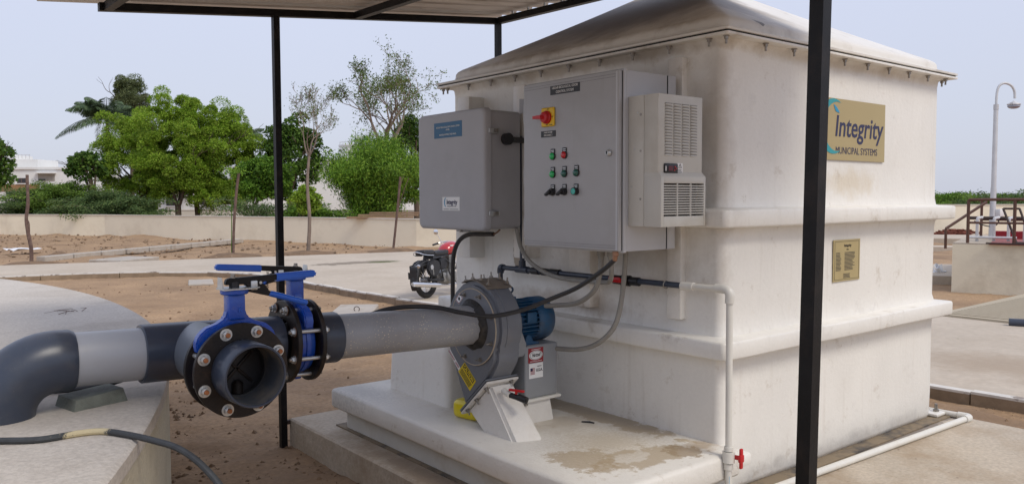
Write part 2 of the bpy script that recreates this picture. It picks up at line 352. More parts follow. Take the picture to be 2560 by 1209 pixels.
bwhite = mat('white_render', (.74, .74, .72), .8, var=.05, vs=.3, c2=(.6, .58, .55), c2s=.5, c2a=.3)
wind = mat('dark_glass', (.03, .03, .035), .15, var=.2)
framem = mat('window_frame', (.10, .07, .06), .6)
brownb = mat('tan_masonry', (.30, .17, .08), .85, var=.15, vs=1)
roofsh = mat('roof_underside', (.66, .58, .50), .5, var=.12, vs=1.2, c2=(.25, .2, .16), c2s=2, c2a=.5, stretch=(1, 4, 1))
timber = mat('timber', (.27, .17, .10), .8, var=.2, vs=3)
redbr = mat('red_brick', (.19, .055, .032), .9, var=.3, vs=5)
redpnt = mat('red_floor_paint', (.33, .11, .10), .7, var=.15, vs=2)
rustfr = mat('dark_iron', (.05, .03, .025), .7, var=.3, vs=8)
chrome = mat('chrome', (.75, .75, .76), .12, 1.0, var=.05)
bikered = mat('bike_red', (.42, .008, .012), .18, coat=.8, var=.05)
rubber = mat('tyre_rubber', (.02, .019, .018), .8, var=.2)
seatm = mat('seat_vinyl', (.02, .021, .025), .5, var=.1)
castal = mat('cast_alloy', (.30, .295, .28), .4, .7, var=.2, vs=30)
ribbedm = mat('ribbed_paving', (.44, .38, .28), .85, var=.1, vs=1, c2=(.3, .24, .17), c2s=1, c2a=.4)
litterw = mat('white_litter', (.75, .76, .78), .6, var=.05)

def leafmat(name, cols, tr=.35, rough=.6):
    """leaf colours vary from leaf to leaf"""
    mt = bpy.data.materials.new(name); mt.use_nodes = True; t = mt.node_tree; N = t.nodes; K = t.links.new
    b = N['Principled BSDF']; b.inputs['Roughness'].default_value = rough; b.inputs['Specular IOR Level'].default_value = .25
    g = N.new('ShaderNodeNewGeometry'); r = N.new('ShaderNodeValToRGB'); e = r.color_ramp.elements
    while len(e) < len(cols): e.new(.5)
    for i, c in enumerate(cols): e[i].position = i / (len(cols) - 1); e[i].color = (*c, 1)
    K(g.outputs['Random Per Island'], r.inputs[0])
    tx = N.new('ShaderNodeTexCoord'); n = N.new('ShaderNodeTexNoise'); n.inputs['Scale'].default_value = .9; n.inputs['Detail'].default_value = 4
    K(tx.outputs['Object'], n.inputs[0]); mr = N.new('ShaderNodeMapRange'); mr.inputs[1].default_value = .3; mr.inputs[2].default_value = .7
    mr.inputs[3].default_value = .72; mr.inputs[4].default_value = 1.3; K(n.outputs[0], mr.inputs[0])
    s = N.new('ShaderNodeVectorMath'); s.operation = 'SCALE'; K(r.outputs[0], s.inputs[0]); K(mr.outputs[0], s.inputs['Scale'])
    K(s.outputs[0], b.inputs['Base Color'])
    tl = N.new('ShaderNodeBsdfTranslucent'); K(s.outputs[0], tl.inputs[0]); mix = N.new('ShaderNodeMixShader'); mix.inputs[0].default_value = tr
    K(b.outputs[0], mix.inputs[1]); K(tl.outputs[0], mix.inputs[2]); K(mix.outputs[0], N['Material Output'].inputs[0]); return mt
neemL = leafmat('neem_leaf', [(.09, .16, .015), (.17, .30, .025), (.25, .41, .035), (.35, .49, .06), (.27, .34, .05)])
darkL = leafmat('dark_leaf', [(.025, .06, .012), (.05, .11, .018), (.09, .17, .026), (.15, .24, .04)])
midL = leafmat('mid_leaf', [(.04, .10, .014), (.09, .19, .02), (.14, .27, .03), (.20, .33, .04)])
bambL = leafmat('bamboo_leaf', [(.05, .11, .018), (.12, .24, .025), (.19, .34, .035), (.30, .44, .06)])
eucL = leafmat('grey_green_leaf', [(.10, .13, .06), (.15, .19, .08), (.22, .25, .11)])
palmL = leafmat('palm_leaf', [(.05, .085, .045), (.08, .125, .06), (.13, .18, .09)], .2)
prosL = leafmat('acacia_leaf', [(.05, .095, .035), (.085, .15, .05), (.13, .20, .065), (.18, .24, .08)])
prosY = leafmat('acacia_leaf_light', [(.08, .14, .025), (.15, .26, .04), (.22, .34, .06)])
sparL = leafmat('sparse_leaf', [(.06, .10, .025), (.12, .18, .035), (.18, .24, .06)])
dirtm = mat('dirt', (.375, .245, .138), .95, var=.16, vs=.9, c2=(.20, .125, .07), c2s=.8, c2lo=.44, c2hi=.70, c2a=.8, bump=1.0, bs=20, fine=.22, fs=26,
            spk=((.16, .10, .06), 13, .16, -.02), spots=[((-1.6, 1.9, -.2), (1.3, 1.9, 1), (.20, .13, .075), .7, 1.6), ((3.2, .3, -.2), (.9, 1.5, 1), (.19, .12, .07), .7, 2)])
clodm = mat('soil_clods', (.19, .12, .068), .95, var=.35, vs=3, bump=.5, bs=60)

# ------------------------------------------------------------------ setting: ground, roads
ZG, ZR = -.2, -.1
ROAD = [(-60, 32), (-1.2, 18.14), (.31, 17.81), (1.85, 17.13), (2.75, 16.35), (3.16, 15.6), (3.42, 14.9), (3.52, 14.2), (3.46, 12.1), (3.57, 9.26),
        (3.69, 8.34), (3.86, 4), (4.0, .3), (4.12, -2), (4.6, -14), (9.0, -14), (8.45, 1.4), (8.4, 2.6), (8.7, 12), (9.8, 17), (12.5, 18.9),
        (10.22, 19.4), (6.07, 20.26), (2.4, 21.07), (-.77, 21.93), (-60, 40)]
def inpoly(x, y, P):
    c = False; j = len(P) - 1
    for i in range(len(P)):
        if (P[i][1] > y) != (P[j][1] > y) and x < (P[j][0] - P[i][0]) * (y - P[i][1]) / (P[j][1] - P[i][1]) + P[i][0]: c = not c
        j = i
    return c
def graded(a, b_, st, lo, hi, g=1.07):
    v = list(np.arange(a, b_, st)); x, s = b_, st
    while x < hi: v.append(x); s *= g; x += s
    v.append(hi); x, s = a, st; w = []
    while x > lo: s *= g; x -= s; w.append(x)
    return sorted(w) + v
gx = graded(-3, 3.9, .055, -500, 700); gy = graded(-.6, 9, .055, -300, 900)
gv = []
for y in gy:
    for x in gx:
        d = math.hypot(x + 3.5, y + 2.6)
        n1 = noise.fractal((x * .45, y * .45, 0), .9, 2, 4)
        z = ZG + .014 * n1
        if d < 22: z += .018 * noise.fractal((x * 3.1, y * 3.1, 3), .8, 2, 3) + .022 * max(0, noise.noise((x * 7, y * 7, 5)) - .15)
        if d > 24:
            k = min(1, (d - 24) / 5); z += k * (.09 * noise.fractal((x * .35, y * .35, 7), .8, 2, 5) + .12 * max(0, noise.noise((x * 1.1, y * 1.1, 2))))
        if 1.0 < x < 3.7 and y > -1 and d < 12: z += .02
        if inpoly(x, y, ROAD): z = min(z, -.16)
        gv.append((x, y, z))
nx = len(gx); gf = [(j * nx + i, j * nx + i + 1, (j + 1) * nx + i + 1, (j + 1) * nx + i) for j in range(len(gy) - 1) for i in range(nx - 1)]
gm = bpy.data.meshes.new('ground'); gm.from_pydata(gv, [], gf); gm.materials.append(dirtm); gm.shade_smooth()
ground = bpy.data.objects.new('ground', gm); COL.objects.link(ground); tag(ground, kind='structure')

def clods(name, n, area, s0, s1, z=ZG, mt=clodm, dens=None):
    b = MB(); base = [(1, 0, 0), (0, 1, 0), (-1, 0, 0), (0, -1, 0), (0, 0, 1), (0, 0, -1)]
    fs = [(0, 1, 4), (1, 2, 4), (2, 3, 4), (3, 0, 4), (1, 0, 5), (2, 1, 5), (3, 2, 5), (0, 3, 5)]
    for _ in range(n):
        x, y = area(); s = s0 + (s1 - s0) * random.random() ** 4; q = [(x + a * s * random.uniform(.5, 1.3), y + c * s * random.uniform(.5, 1.3), z + e * s * random.uniform(.4, .9)) for a, c, e in base]
        b.add(q, fs)
    return b
def rnd(ax, bx, ay, by): return lambda: (random.uniform(ax, bx), random.uniform(ay, by))
b = clods('c', 2600, rnd(-2.6, -1.0, .8, 6.5), .004, .030)
q = clods('c', 1500, rnd(-2.8, 3.6, 2.9, 16), .004, .032); b.v += q.v; b.f += [tuple(i + len(b.v) - len(q.v) for i in f) for f in q.f]; b.mi += q.mi
q = clods('c', 900, rnd(2.6, 4.0, -1.5, 3), .006, .03); b.v += q.v; b.f += [tuple(i + len(b.v) - len(q.v) for i in f) for f in q.f]; b.mi += q.mi
tag(b.build('soil_clods', clodm, smooth=False), 'loose brown soil clods scattered over the bare ground', 'soil', kind='stuff')
def far_area():
    while True:
        x, y = random.uniform(-12, 18), random.uniform(21, 46)
        if not inpoly(x, y, ROAD) and math.hypot(x, y) < 50: return x, y
b = clods('c', 4200, far_area, .012, .095, -.16)
tag(b.build('rubble', mat('rubble_soil', (.26, .18, .115), .95, var=.35, vs=2, c2=(.4, .34, .27), c2s=5, c2a=.5), smooth=False), 'small stones and rubble on the rough ground before the boundary wall', 'rubble', kind='stuff')

b = MB(); bmr = bmesh.new(); vs = [bmr.verts.new((x, y, ZR)) for x, y in ROAD]; f = bmr.faces.new(vs)
ex = bmesh.ops.extrude_face_region(bmr, geom=[f]); bmesh.ops.translate(bmr, verts=[g for g in ex['geom'] if isinstance(g, bmesh.types.BMVert)], vec=(0, 0, -.14))
bmesh.ops.recalc_face_normals(bmr, faces=bmr.faces[:]); b.bm(bmr); bmr.free()
road = b.build('road', conc, smooth=False); tag(road, kind='structure')
# kerb stones along the near edges of the road: each a piece of the road
def kerb(P, ln, w=.10, h0=-.26, h1=-.085, sub=None, par=None, name='kerb_stone'):
    for i in range(len(P) - 1):
        a, c = Vector((*P[i], 0)), Vector((*P[i + 1], 0)); n = max(1, round((c - a).length / ln)); t = (c - a) / n; u = t.normalized(); w2 = Vector((u.y, -u.x, 0)) * w
        for k in range(n):
            p = a + t * k; e = t * .985; dz = random.uniform(-.012, .012); j = w2.normalized() * random.uniform(-.01, .01)
            b = MB(); q = [p + j, p + e + j, p + e + w2 + j, p + w2 + j]
            b.hexa([x + Vector((0, 0, h0)) for x in q] + [x + Vector((0, 0, h1 - .020 + dz)) for x in q]); b.cur = 1
            b.hexa([x + Vector((0, 0, h1 - .0195 + dz)) for x in q] + [x + Vector((0, 0, h1 + .002 + dz)) for x in q])
            b.build(name, [kerbm, kerbt], par, smooth=False)
kerb([(-9, 19.9), (-1.2, 18.14), (.31, 17.81), (1.85, 17.13), (2.75, 16.35), (3.16, 15.6), (3.42, 14.9), (3.52, 14.2), (3.46, 12.1), (3.57, 9.26), (3.69, 8.34), (3.86, 4), (4.0, .3), (4.12, -2), (4.25, -5)], .92, par=road)

# ribbed paving beyond the road, each rib bar a strip
rp = MB().hexa([(8.46, 1.4, -.2), (8.2, -9, -.2), (15, -9, -.2), (12.2, 2.66, -.2), (8.46, 1.4, -.07), (8.2, -9, -.07), (15, -9, -.07), (12.2, 2.66, -.07)])
rp.v[0] = Vector((8.4, 2.55, -.2)); rp.v[4] = Vector((8.4, 2.55, -.07))
rb = rp.build('pavement', ribbedm, smooth=False); tag(rb, kind='structure')
rm = mesh_of(MB().box((0, -5.2, 0), (.06, 5.2, .012)), 'rib_strip', ribbedm)
for k in range(34):
    x = 8.5 + k * .11; put(rm, 'rib_strip', Matrix.Translation((x, -2.75, -.07)), rb)
# concrete strips seen in the gap right of the tank
for (x0, x1, za, nm) in ((18.6, 21.8, -.02, 'path'), (29.8, 30.6, -.05, 'path'), (35, 38.5, -.02, 'path')):
    c = CAM_POS + Vector((math.cos(rad(23)), math.sin(rad(23)), 0)) * x0; c.z = 0
    u = Vector((-math.sin(rad(35)), math.cos(rad(35)), 0)); v = Vector((u.y, -u.x, 0)) * (x1 - x0)
    q = [c - u * 7, c + u * 9, c + u * 9 + v, c - u * 7 + v]
    tag(MB().hexa([p + Vector((0, 0, za - .3)) for p in q] + [p + Vector((0, 0, za)) for p in q]).build('path', conc, smooth=False), kind='structure')

# concrete pad under the unit
pad = MB().box((-1.13, -2.6, -.45), (2.68, 2.96, 0), bev=.012, seg=1).build('pad', conc2); tag(pad, kind='structure')
tag(MB().box((-.955, -.085, 0), (2.60, 2.56, .010)).build('bedding_sheet', mat('muddy_rubber', (.045, .047, .052), .8, var=.3, vs=3, c2=(.24, .185, .12), c2s=3.5, c2lo=.36, c2hi=.52, c2a=.95), smooth=False), 'black rubber bedding sheet under the white tank', 'rubber sheet')

# stones in a line, covers
for i in range(9):
    a = Vector((.43, 23.92, -.13)).lerp(Vector((8.33, 29.6, -.10)), (i + .5) / 9) ; d = Vector((7.9, 5.7, 0)).normalized()
    M = Matrix.Translation(a + Vector((0, 0, .03))) @ Matrix.Rotation(math.atan2(d.y, d.x) + random.uniform(-.03, .03), 4, 'Z')
    o = MB(M).box((-.51, -.16, -.1), (.51, .16, .06), bev=.012, seg=1).build('edging_slab', stonem)
    tag(o, ['grey edging slab nearest the crooked stick at the start of the row', 'second edging slab of the row counted from the crooked stick',
            'third edging slab of the row counted from the crooked stick', 'edging slab of the row just before the square cover slab', 'edging slab of the row directly behind the square cover slab',
            'edging slab of the row just past the square cover slab', 'third last edging slab of the row towards the sapling', 'second last edging slab of the row towards the sapling',
            'last edging slab of the row, close to the leafy sapling'][i], 'edging slab', 'row of edging slabs in the dirt')
def slab(px, py, z, w, l, h, label, rz=0, mt=stonem, cat='cover slab', name='cover_slab'):
    c = atz(px, py, z); t = thing(name, label, cat, (c.x, c.y, ZG), rz)
    MB(Matrix.Translation((c.x, c.y, 0)) @ Matrix.Rotation(rz, 4, 'Z')).box((-w / 2, -l / 2, z - h), (w / 2, l / 2, z), bev=.015, seg=1).build('slab', mt, t); return t, c
t, c = slab(312, 645, -.08, 1.5, 1.1, .14, 'square concrete cover slab in the dirt beside the row of edging slabs', .6)
t, c = slab(880, 778, -.11, .62, 1.7, .13, 'long pale concrete cover slab with a lifting ring beyond the pipe', -.62)
MB().lathe([(math.sin(a) * .006, .04 + math.cos(a) * .006) for a in [i * math.pi / 4 for i in range(8)]], (c.x + .08, c.y, -.08), (.5, .8, .2), 20, True).build('lifting_ring', rustfr, t)
slab(502, 703, -.17, .5, 1.0, .05, 'small flat pale slab set in the bare ground near the kerb', -.3)
c = atz(57, 626, -.08)
b = MB(); pts = [(random.uniform(-.5, .5), random.uniform(-.35, .35)) for _ in range(1)]
for i in range(5):
    for j in range(3):
        pass
gridp = [[(c.x + (i - 3) * .16 + random.uniform(-.05, .05), c.y + (j - 1.5) * .28 + random.uniform(-.05, .05), -.06 + random.uniform(0, .07)) for i in range(7)] for j in range(4)]
b.add([p for r in gridp for p in r], [(j * 7 + i, j * 7 + i + 1, j * 7 + i + 8, j * 7 + i + 7) for j in range(3) for i in range(6)])
tag(b.build('plastic_sheet', litterw, fixn=False), 'crumpled white plastic sheet lying in the dirt by the crooked stick', 'litter')

# boundary walls
def wallrun(P, z0, z1, th, label, cat='wall', name='boundary_wall', mt=creamw, cop=True, mt2=coping, seg=3.2):
    t = thing(name, label, cat, (P[0][0], P[0][1], z0)); b = MB()
    for i in range(len(P) - 1):
        a, c = Vector((*P[i], 0)), Vector((*P[i + 1], 0)); u = (c - a).normalized(); n = Vector((-u.y, u.x, 0)) * th; 
        if n.dot(FWD) < 0: n = -n
        q = [a, c, c + n, a + n]; b.hexa([p + Vector((0, 0, z0)) for p in q] + [p + Vector((0, 0, z1)) for p in q])
    b.build('wall', mt, t, smooth=False)
    if cop:
        for i in range(len(P) - 1):
            a, c = Vector((*P[i], 0)), Vector((*P[i + 1], 0)); u = (c - a).normalized(); n = Vector((-u.y, u.x, 0))
            if n.dot(FWD) < 0: n = -n
            k = max(1, round((c - a).length / seg))
            for j in range(k):
                p0 = a.lerp(c, j / k) - n * .03; p1 = a.lerp(c, (j + 1) / k) - n * .03 - u * .015; q = [p0, p1, p1 + n * (th + .06), p0 + n * (th + .06)]
                h = random.uniform(-.006, .008)
                MB().hexa([p + Vector((0, 0, z1 + .002)) for p in q] + [p + Vector((0, 0, z1 + .045 + h)) for p in q]).build('coping', mt2, t, smooth=False)
    return t
def W(px, d): p = at(px, 500, d); return (p.x, p.y)
wallrun([W(-700, 44), W(0, 41.5), W(260, 39.5), W(480, 36), W(700, 33.4), W(1040, 29.4), W(1500, 27.5)], -.4, .80, .22, 'long low cream boundary wall behind the dirt lot on the left')
wallrun([W(-300, 60), W(700, 56), W(1250, 50)], -.4, .78, .2, 'second pale boundary wall behind the first, under the green trees', mt=mat('pale_wall', (.62, .58, .5), .85, var=.06, vs=.6))
wallrun([W(2100, 37.5), W(2345, 37.2), W(2760, 37)], -.4, 1.17, .22, 'cream boundary wall right of the tank behind the railings', cop=True)
for i in range(3):
    p = at(950 + i * 14, 545, 30.8 + i * .5); M = Matrix.Translation((p.x, p.y, .86 + .0)) @ Matrix.Rotation(YAW - rad(90) + rad(3 - 3 * i), 4, 'Z')
    for k in range(2):
        o = MB(M).box((-1.25 + .2 * i, -.08 + .16 * k, -.03 + .075 * i - .0), (1.25, .06 + .16 * k, .035 + .075 * i), bev=.004, seg=1).build('plank', timber)
        tag(o, [['front plank at the bottom of the timber stack on the wall', 'rear plank at the bottom of the timber stack on the wall'], ['front plank of the middle layer of the timber stack', 'rear plank of the middle layer of the timber stack'],
                ['front plank on top of the timber stack behind the wall', 'rear plank on top of the timber stack behind the wall']][i][k], 'plank', 'timber planks stacked behind the boundary wall')

# ------------------------------------------------------------------ round concrete cistern (left foreground)
cc = Vector((-12.235, 4.663, 0)); R0 = 10.358
cist = thing('concrete_cistern', 'large round concrete cistern with flat roof slab and plastered side, left foreground', 'cistern', (cc.x, cc.y, ZG))
b = MB(); b.lathe([(0, 0), (0, R0 - .02), (-.012, R0), (-.06, R0 + .002)], (cc.x, cc.y, .74), (0, 0, 1), 360); b.build('roof_slab', tankc, cist, ang=50)
b = MB(); b.lathe([(-.06, R0 - .004), (-.95, R0 - .004)], (cc.x, cc.y, .74), (0, 0, 1), 360); b.build('side_wall', tankw, cist)

# ------------------------------------------------------------------ the white tank
TW, TD = 2.479, 2.468
tank = thing('odour_control_tank', 'big white fibreglass tank with ribbed sides and a hipped lid on the concrete pad', 'tank', (0, 0, 0))
def rr(out, r, x0=0, x1=TW, y0=0, y1=TD, n=6):
    r = max(r, .004); a, b_, c, d = x0 - out, x1 + out, y0 - out, y1 + out; P = []
    for (cx, cy, s) in ((b_ - r, d - r, 0), (a + r, d - r, 90), (a + r, c + r, 180), (b_ - r, c + r, 270)):
        for k in range(n + 1): t = rad(s + 90 * k / n); P.append((cx + r * math.cos(t), cy + r * math.sin(t)))
    return P
def sweep(prof, wob=.0, **kw):
    """prof: (z, outset, corner radius)"""
    b = MB(); vs = []; fs = []; n = 0
    for (z, o, r) in prof:
        P = rr(o, r, **kw); 
        Q = []
        for i in range(len(P)):                  # extra points along the straight sides
            a, c = P[i], P[(i + 1) % len(P)]; k = 12 if i % 7 == 6 else 1
            for j in range(k): Q.append((a[0] + (c[0] - a[0]) * j / k, a[1] + (c[1] - a[1]) * j / k))
        n = len(Q)
        for (x, y) in Q:
            w = wob * noise.noise((x * 1.7, y * 1.7, z * 1.7)); vs.append((x + w, y + w, z + w * .5))
    for i in range(len(prof) - 1):
        for k in range(n): fs.append((i * n + k, i * n + (k + 1) % n, (i + 1) * n + (k + 1) % n, (i + 1) * n + k))
    fs.append(tuple(range(n))[::-1]); fs.append(tuple(range((len(prof) - 1) * n, len(prof) * n)))
    return b.add(vs, fs)
prof = [(.0, -.03, .05), (.012, -.008, .06), (.04, .0, .06)] + [(z, 0, .048) for z in (.2, .4, .6)] + [(.72, .002, .048), (.76, .012, .05), (.84, .012, .05), (.868, .008, .05), (.90, 0, .048)] + \
       [(z, 0, .048) for z in (1.0, 1.2)] + [(1.38, 0, .048), (1.42, .008, .06), (1.45, .012, .06), (1.53, .012, .06), (1.552, .008, .06), (1.59, 0, .048)] + [(z, 0, .048) for z in (1.8, 2.0, 2.2)] + \
       [(2.36, 0, .048), (2.40, .008, .06), (2.4195, .03, .06)]
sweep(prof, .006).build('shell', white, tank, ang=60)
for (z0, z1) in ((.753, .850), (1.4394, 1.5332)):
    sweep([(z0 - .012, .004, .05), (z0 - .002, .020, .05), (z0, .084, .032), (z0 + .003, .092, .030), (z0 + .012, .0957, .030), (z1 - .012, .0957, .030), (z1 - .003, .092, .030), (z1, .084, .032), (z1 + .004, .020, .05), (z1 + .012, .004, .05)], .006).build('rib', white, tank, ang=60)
sweep([(2.4197, .0, .03), (2.4197, .084, .012), (2.4215, .088, .012), (2.434, .088, .012), (2.435, .08, .012), (2.435, 0, .03)], .003).build('flange', white, tank, ang=40)
sweep([(2.4352, .0, .03), (2.4352, .078, .012), (2.444, .078, .012), (2.444, 0, .03)], .003).build('gasket', blackgap, tank, ang=40)
lp = [(2.4442, .0, .03), (2.4442, .084, .012), (2.446, .088, .012), (2.458, .088, .012), (2.461, .082, .015), (2.465, .02, .05), (2.475, .004, .06), (2.50, .0, .06), (2.52, -.002, .06), (2.537, -.012, .06), (2.553, -.034, .06)]
for k in range(1, 12): s = .034 + (1.19 - .034) * k / 11; lp.append((2.535 + .533 * s + .02 * math.sin(math.pi * k / 11) * -.6, -s, max(.06 * (1 - k / 12), .01)))
sweep(lp, .004).build('lid', lidm, tank, ang=60)
# bolts hanging under the flange
bb = MB(); bb.cyl((0, 0, 0), (0, 0, -.004), .017, seg=12); bb.cyl((0, 0, -.004), (0, 0, -.018), .0125, seg=6); bb.cyl((0, 0, -.018), (0, 0, -.042), .0065, seg=8)
bme = mesh_of(bb, 'flange_bolt', steel)
for i in range(10): put(bme, 'flange_bolt', Matrix.Translation((-.045, .06 + (TD - .06) * i / 9 * 1.0, 2.4196)), tank)
for i in range(10): put(bme, 'flange_bolt', Matrix.Translation((.27 * i + .03, -.047, 2.4196)), tank) if i else put(bme, 'flange_bolt', Matrix.Translation((-.045, -.047, 2.4196)), tank)
put(bme, 'flange_bolt', Matrix.Translation((-.05, TD + .05, 2.4196)), tank); put(bme, 'flange_bolt', Matrix.Translation((TW + .055, .01, 2.4196)), tank)
# shelf the blower stands on
SX0, SY0, SY1 = -1.015, -.125, 2.53
kw = dict(x0=SX0, x1=.03, y0=SY0, y1=SY1)
sweep([(.155, -.03, .03), (.156, -.008, .035), (.170, .0, .04), (.262, .0, .04), (.275, -.006, .04), (.283, -.026, .035)], .006, **kw).build('shelf', slabm, tank, ang=60)
sweep([(.012, 0, .03), (.156, .0, .03)], .003, x0=-.93, x1=.03, y0=-.04, y1=2.46).build('plinth', mat('plinth_frp', (.58, .56, .51), .55, var=.08, vs=4, spk=((.08, .07, .06), 45, .12, -.05), bump=.4, bs=40, c2=(.38, .31, .22), c2s=4, c2a=.5), tank, ang=60)
sweep([(.20, 0, .03), (.60, -.01, .06), (.70, -.03, .06), (.76, -.10, .06)], .005, x0=-.695, x1=.02, y0=1.55, y1=2.28).build('sump_box', white, tank, ang=60)
# mounting channels on the panel side
for (y0, y1, z0, z1, x) in ((.235, .335, .93, 2.35, -.045), (.905, 1.095, .93, 2.30, -.08), (1.46, 1.58, 1.20, 2.33, -.13), (2.08, 2.22, 1.17, 2.315, -.13)):
    MB().box((x, y0, z0), (.01, y1, z1), bev=.007).build('mounting_channel', white, tank)
MB().box((TW - .02, -.05, .0125), (TW + .12, .06, .035), bev=.008).build('hold_down_foot', white, tank)
MB().cyl((TW + .07, .0, .035), (TW + .07, .0, .09), .011, seg=10).cyl((TW + .07, .0, .035), (TW + .07, .0, .05), .022, seg=6).build('anchor_bolt', steel, tank)
MB().box((-.03, -.135, .19), (.10, -.0, .262), bev=.02).build('shelf_lug', white, tank)

# signs on the tank
sg = thing('company_sign', 'large gold sign with dark lettering and blue green swoosh on the tank', 'sign', (1.29, -.01, 2.0))
decal(sg, 'sign_board', (1.29, -.0075, 2.003), NY, .785, .368, goldp, .004)
for (a0, a1, r0, r1, cx, cz) in ((60, 300, .165, .105, 1.055, 2.02), (35, 75, .125, .10, 1.02, 2.03)):
    b = MB(); n = 22; P = []
    for k in range(n + 1):
        a = rad(a0 + (a1 - a0) * k / n); w = math.sin(math.pi * k / n); P.append((cx + math.cos(a) * r0, cz + math.sin(a) * r0)); 
    Q = [(cx + math.cos(rad(a0 + (a1 - a0) * k / n)) * (r0 - (r0 - r1) * math.sin(math.pi * k / n)) + .0, cz + math.sin(rad(a0 + (a1 - a0) * k / n)) * (r0 - (r0 - r1) * math.sin(math.pi * k / n))) for k in range(n + 1)]
    vs = [(x, -.0135, z) for x, z in P] + [(x, -.0135, z) for x, z in Q]
    b.add(vs, [(k, k + 1, n + 2 + k, n + 1 + k) for k in range(n)]); b.build('swoosh', teal if r0 > .13 else tealb, sg, smooth=False, fixn=False)
text(sg, 'Integrity', (1.358, -.012, 2.018), NY, .125, navy, w=.585, shear=.14, bold=.0024)
text(sg, 'MUNICIPAL SYSTEMS', (1.335, -.012, 1.876), NY, .042, navy, w=.50)
np_ = thing('data_plate', 'small upright gold data plate with fine print low on the right side of the tank', 'plate', (1.244, -.01, 1.206))
decal(np_, 'plate', (1.244, -.0055, 1.206), NY, .312, .256, gold, .004)
for (dx, dz, w, h) in ((0, .117, .285, .002), (0, -.117, .285, .002), (-.142, 0, .002, .234), (.142, 0, .002, .234)): decal(np_, 'border_line', (1.244 + dx, -.0095, 1.206 + dz), NY, w, h, blacks, .0008)
text(np_, 'Integrity', (1.25, -.010, 1.297), NY, .016, blacks, w=.085, shear=.1, bold=.0003)
text(np_, 'I-BOx', (1.25, -.010, 1.272), NY, .008, blacks)
lines(np_, (1.235, -.0095, 1.20), NY, .24, .115, 14, blacks, t=.001, cols=((0, .26), (.42, .95)))
lines(np_, (1.244, -.0095, 1.110), NY, .10, .03, 4, blacks, t=.001, cols=((.1, .9),), jag=.1)

# ------------------------------------------------------------------ control cabinet on the tank
CX, CY0, CY1, CZ0, CZ1 = -.527, .236, .99, 1.322, 2.241
cab = thing('control_cabinet', 'tall grey steel control cabinet with buttons and a red and yellow switch on its door', 'cabinet', (-.3, .61, CZ0))
MB().box((-.475, CY0, CZ0), (-.165, CY1, CZ1), bev=.004).box((-.167, CY0 + .012, CZ0 + .01), (-.158, CY1 - .012, CZ1 - .01)).build('housing', lgrey, cab)
MB().box((-.157, CY0 - .001, CZ0), (-.095, CY1, CZ1), bev=.003).build('rear_frame', lgrey, cab)
MB().box((-.1635, CY0 + .002, CZ0 + .002), (-.1575, CY1 - .002, CZ1 - .002)).build('frame_seal', blackgap, cab, smooth=False)
MB().box((-.505, CY0 + .006, CZ0 + .006), (-.475, CY1 - .006, CZ1 - .006)).build('door_seal', blackgap, cab, smooth=False)
MB().box((-.497, CY0 - .003, CZ0 - .006), (-.4755, CY1 + .003, CZ1 + .006), bev=.004).build('front_rim', lgrey, cab)
door = MB().box((CX, CY0 + .004, CZ0 + .003), (-.502, CY1, CZ1 - .002), bev=.006, seg=3).build('door', greyc, cab)
for z in (CZ0 + .018, CZ0 + .030, CZ1 - .022, CZ1 - .036): MB().box((CX - .0006, CY0 + .014, z), (CX + .001, CY1 - .01, z + .0016)).build('door_groove', mat('groove', (.16, .16, .165), .6) if 'groove' not in MATS else MATS['groove'], door, smooth=False)
MB().box((CX - .0008, CY0 + .014, CZ0 + .008), (CX + .001, CY0 + .024, CZ1 - .008)).build('door_edge', lgrey, door, smooth=False)
for z in (1.42, 1.72, 2.08): MB().box((CX + .001, CY1 - .004, z - .05), (CX + .012, CY1 + .006, z + .05), bev=.003).build('hinge', greyc, cab)
MB().box((-.50, CY1 - .002, CZ0 + .004), (-.47, CY1 + .004, CZ1 - .004)).build('hinge_side', lgrey, cab, smooth=False)
def cf(y, z, x=CX): return Vector((x, y, z))
pl = decal(cab, 'name_label', cf(.640, 2.184), NX, .235, .048, blackl, .002)
text(cab, 'I-BOx® BIOLOGICAL ODOR', cf(.640, 2.196, CX - .0022), NX, .0135, whitel, w=.205)
text(cab, 'CONTROL SYSTEM', cf(.640, 2.173, CX - .0022), NX, .0135, whitel, w=.140)
decal(cab, 'switch_label', cf(.775, 1.950), NX, .122, .034, blackl, .002)
text(cab, 'MAIN POWER', cf(.775, 1.958, CX - .0022), NX, .009, whitel, w=.070)
text(cab, 'DISCONNECT', cf(.775, 1.943, CX - .0022), NX, .009, whitel, w=.070)
sw = MB().box((CX - .012, .718, 1.990), (CX, .826, 2.094), bev=.008, seg=3).build('switch_plate', yels, cab)
MB().lathe([(0, .036), (.012, .036), (.016, .031), (.03, .029), (.034, .02), (.034, 0)], (CX - .012, .772, 2.040), (-1, 0, 0), 32).build('switch_knob', redp, cab)
MB(Matrix.Translation((CX - .048, .79, 2.040))).hexa([Vector(p) for p in [(-.018, -.020, -.010), (-.018, .045, -.008), (.012, .03, -.010), (.012, -.025, -.014), (-.018, -.020, .010), (-.018, .045, .008), (.012, .03, .010), (.012, -.025, .014)]]).build('switch_lever', redp, cab)
text(cab, 'OFF', cf(.765, 2.084, CX - .013), NX, .006, blacks); text(cab, 'ON', cf(.728, 2.042, CX - .013), NX, .006, blacks); text(cab, 'OFF', cf(.775, 1.999, CX - .013), NX, .006, blacks)
MB().box((CX - .0135, .730, 1.997), (CX - .012, .757, 2.000)).build('maker_mark', blacks, cab, smooth=False)
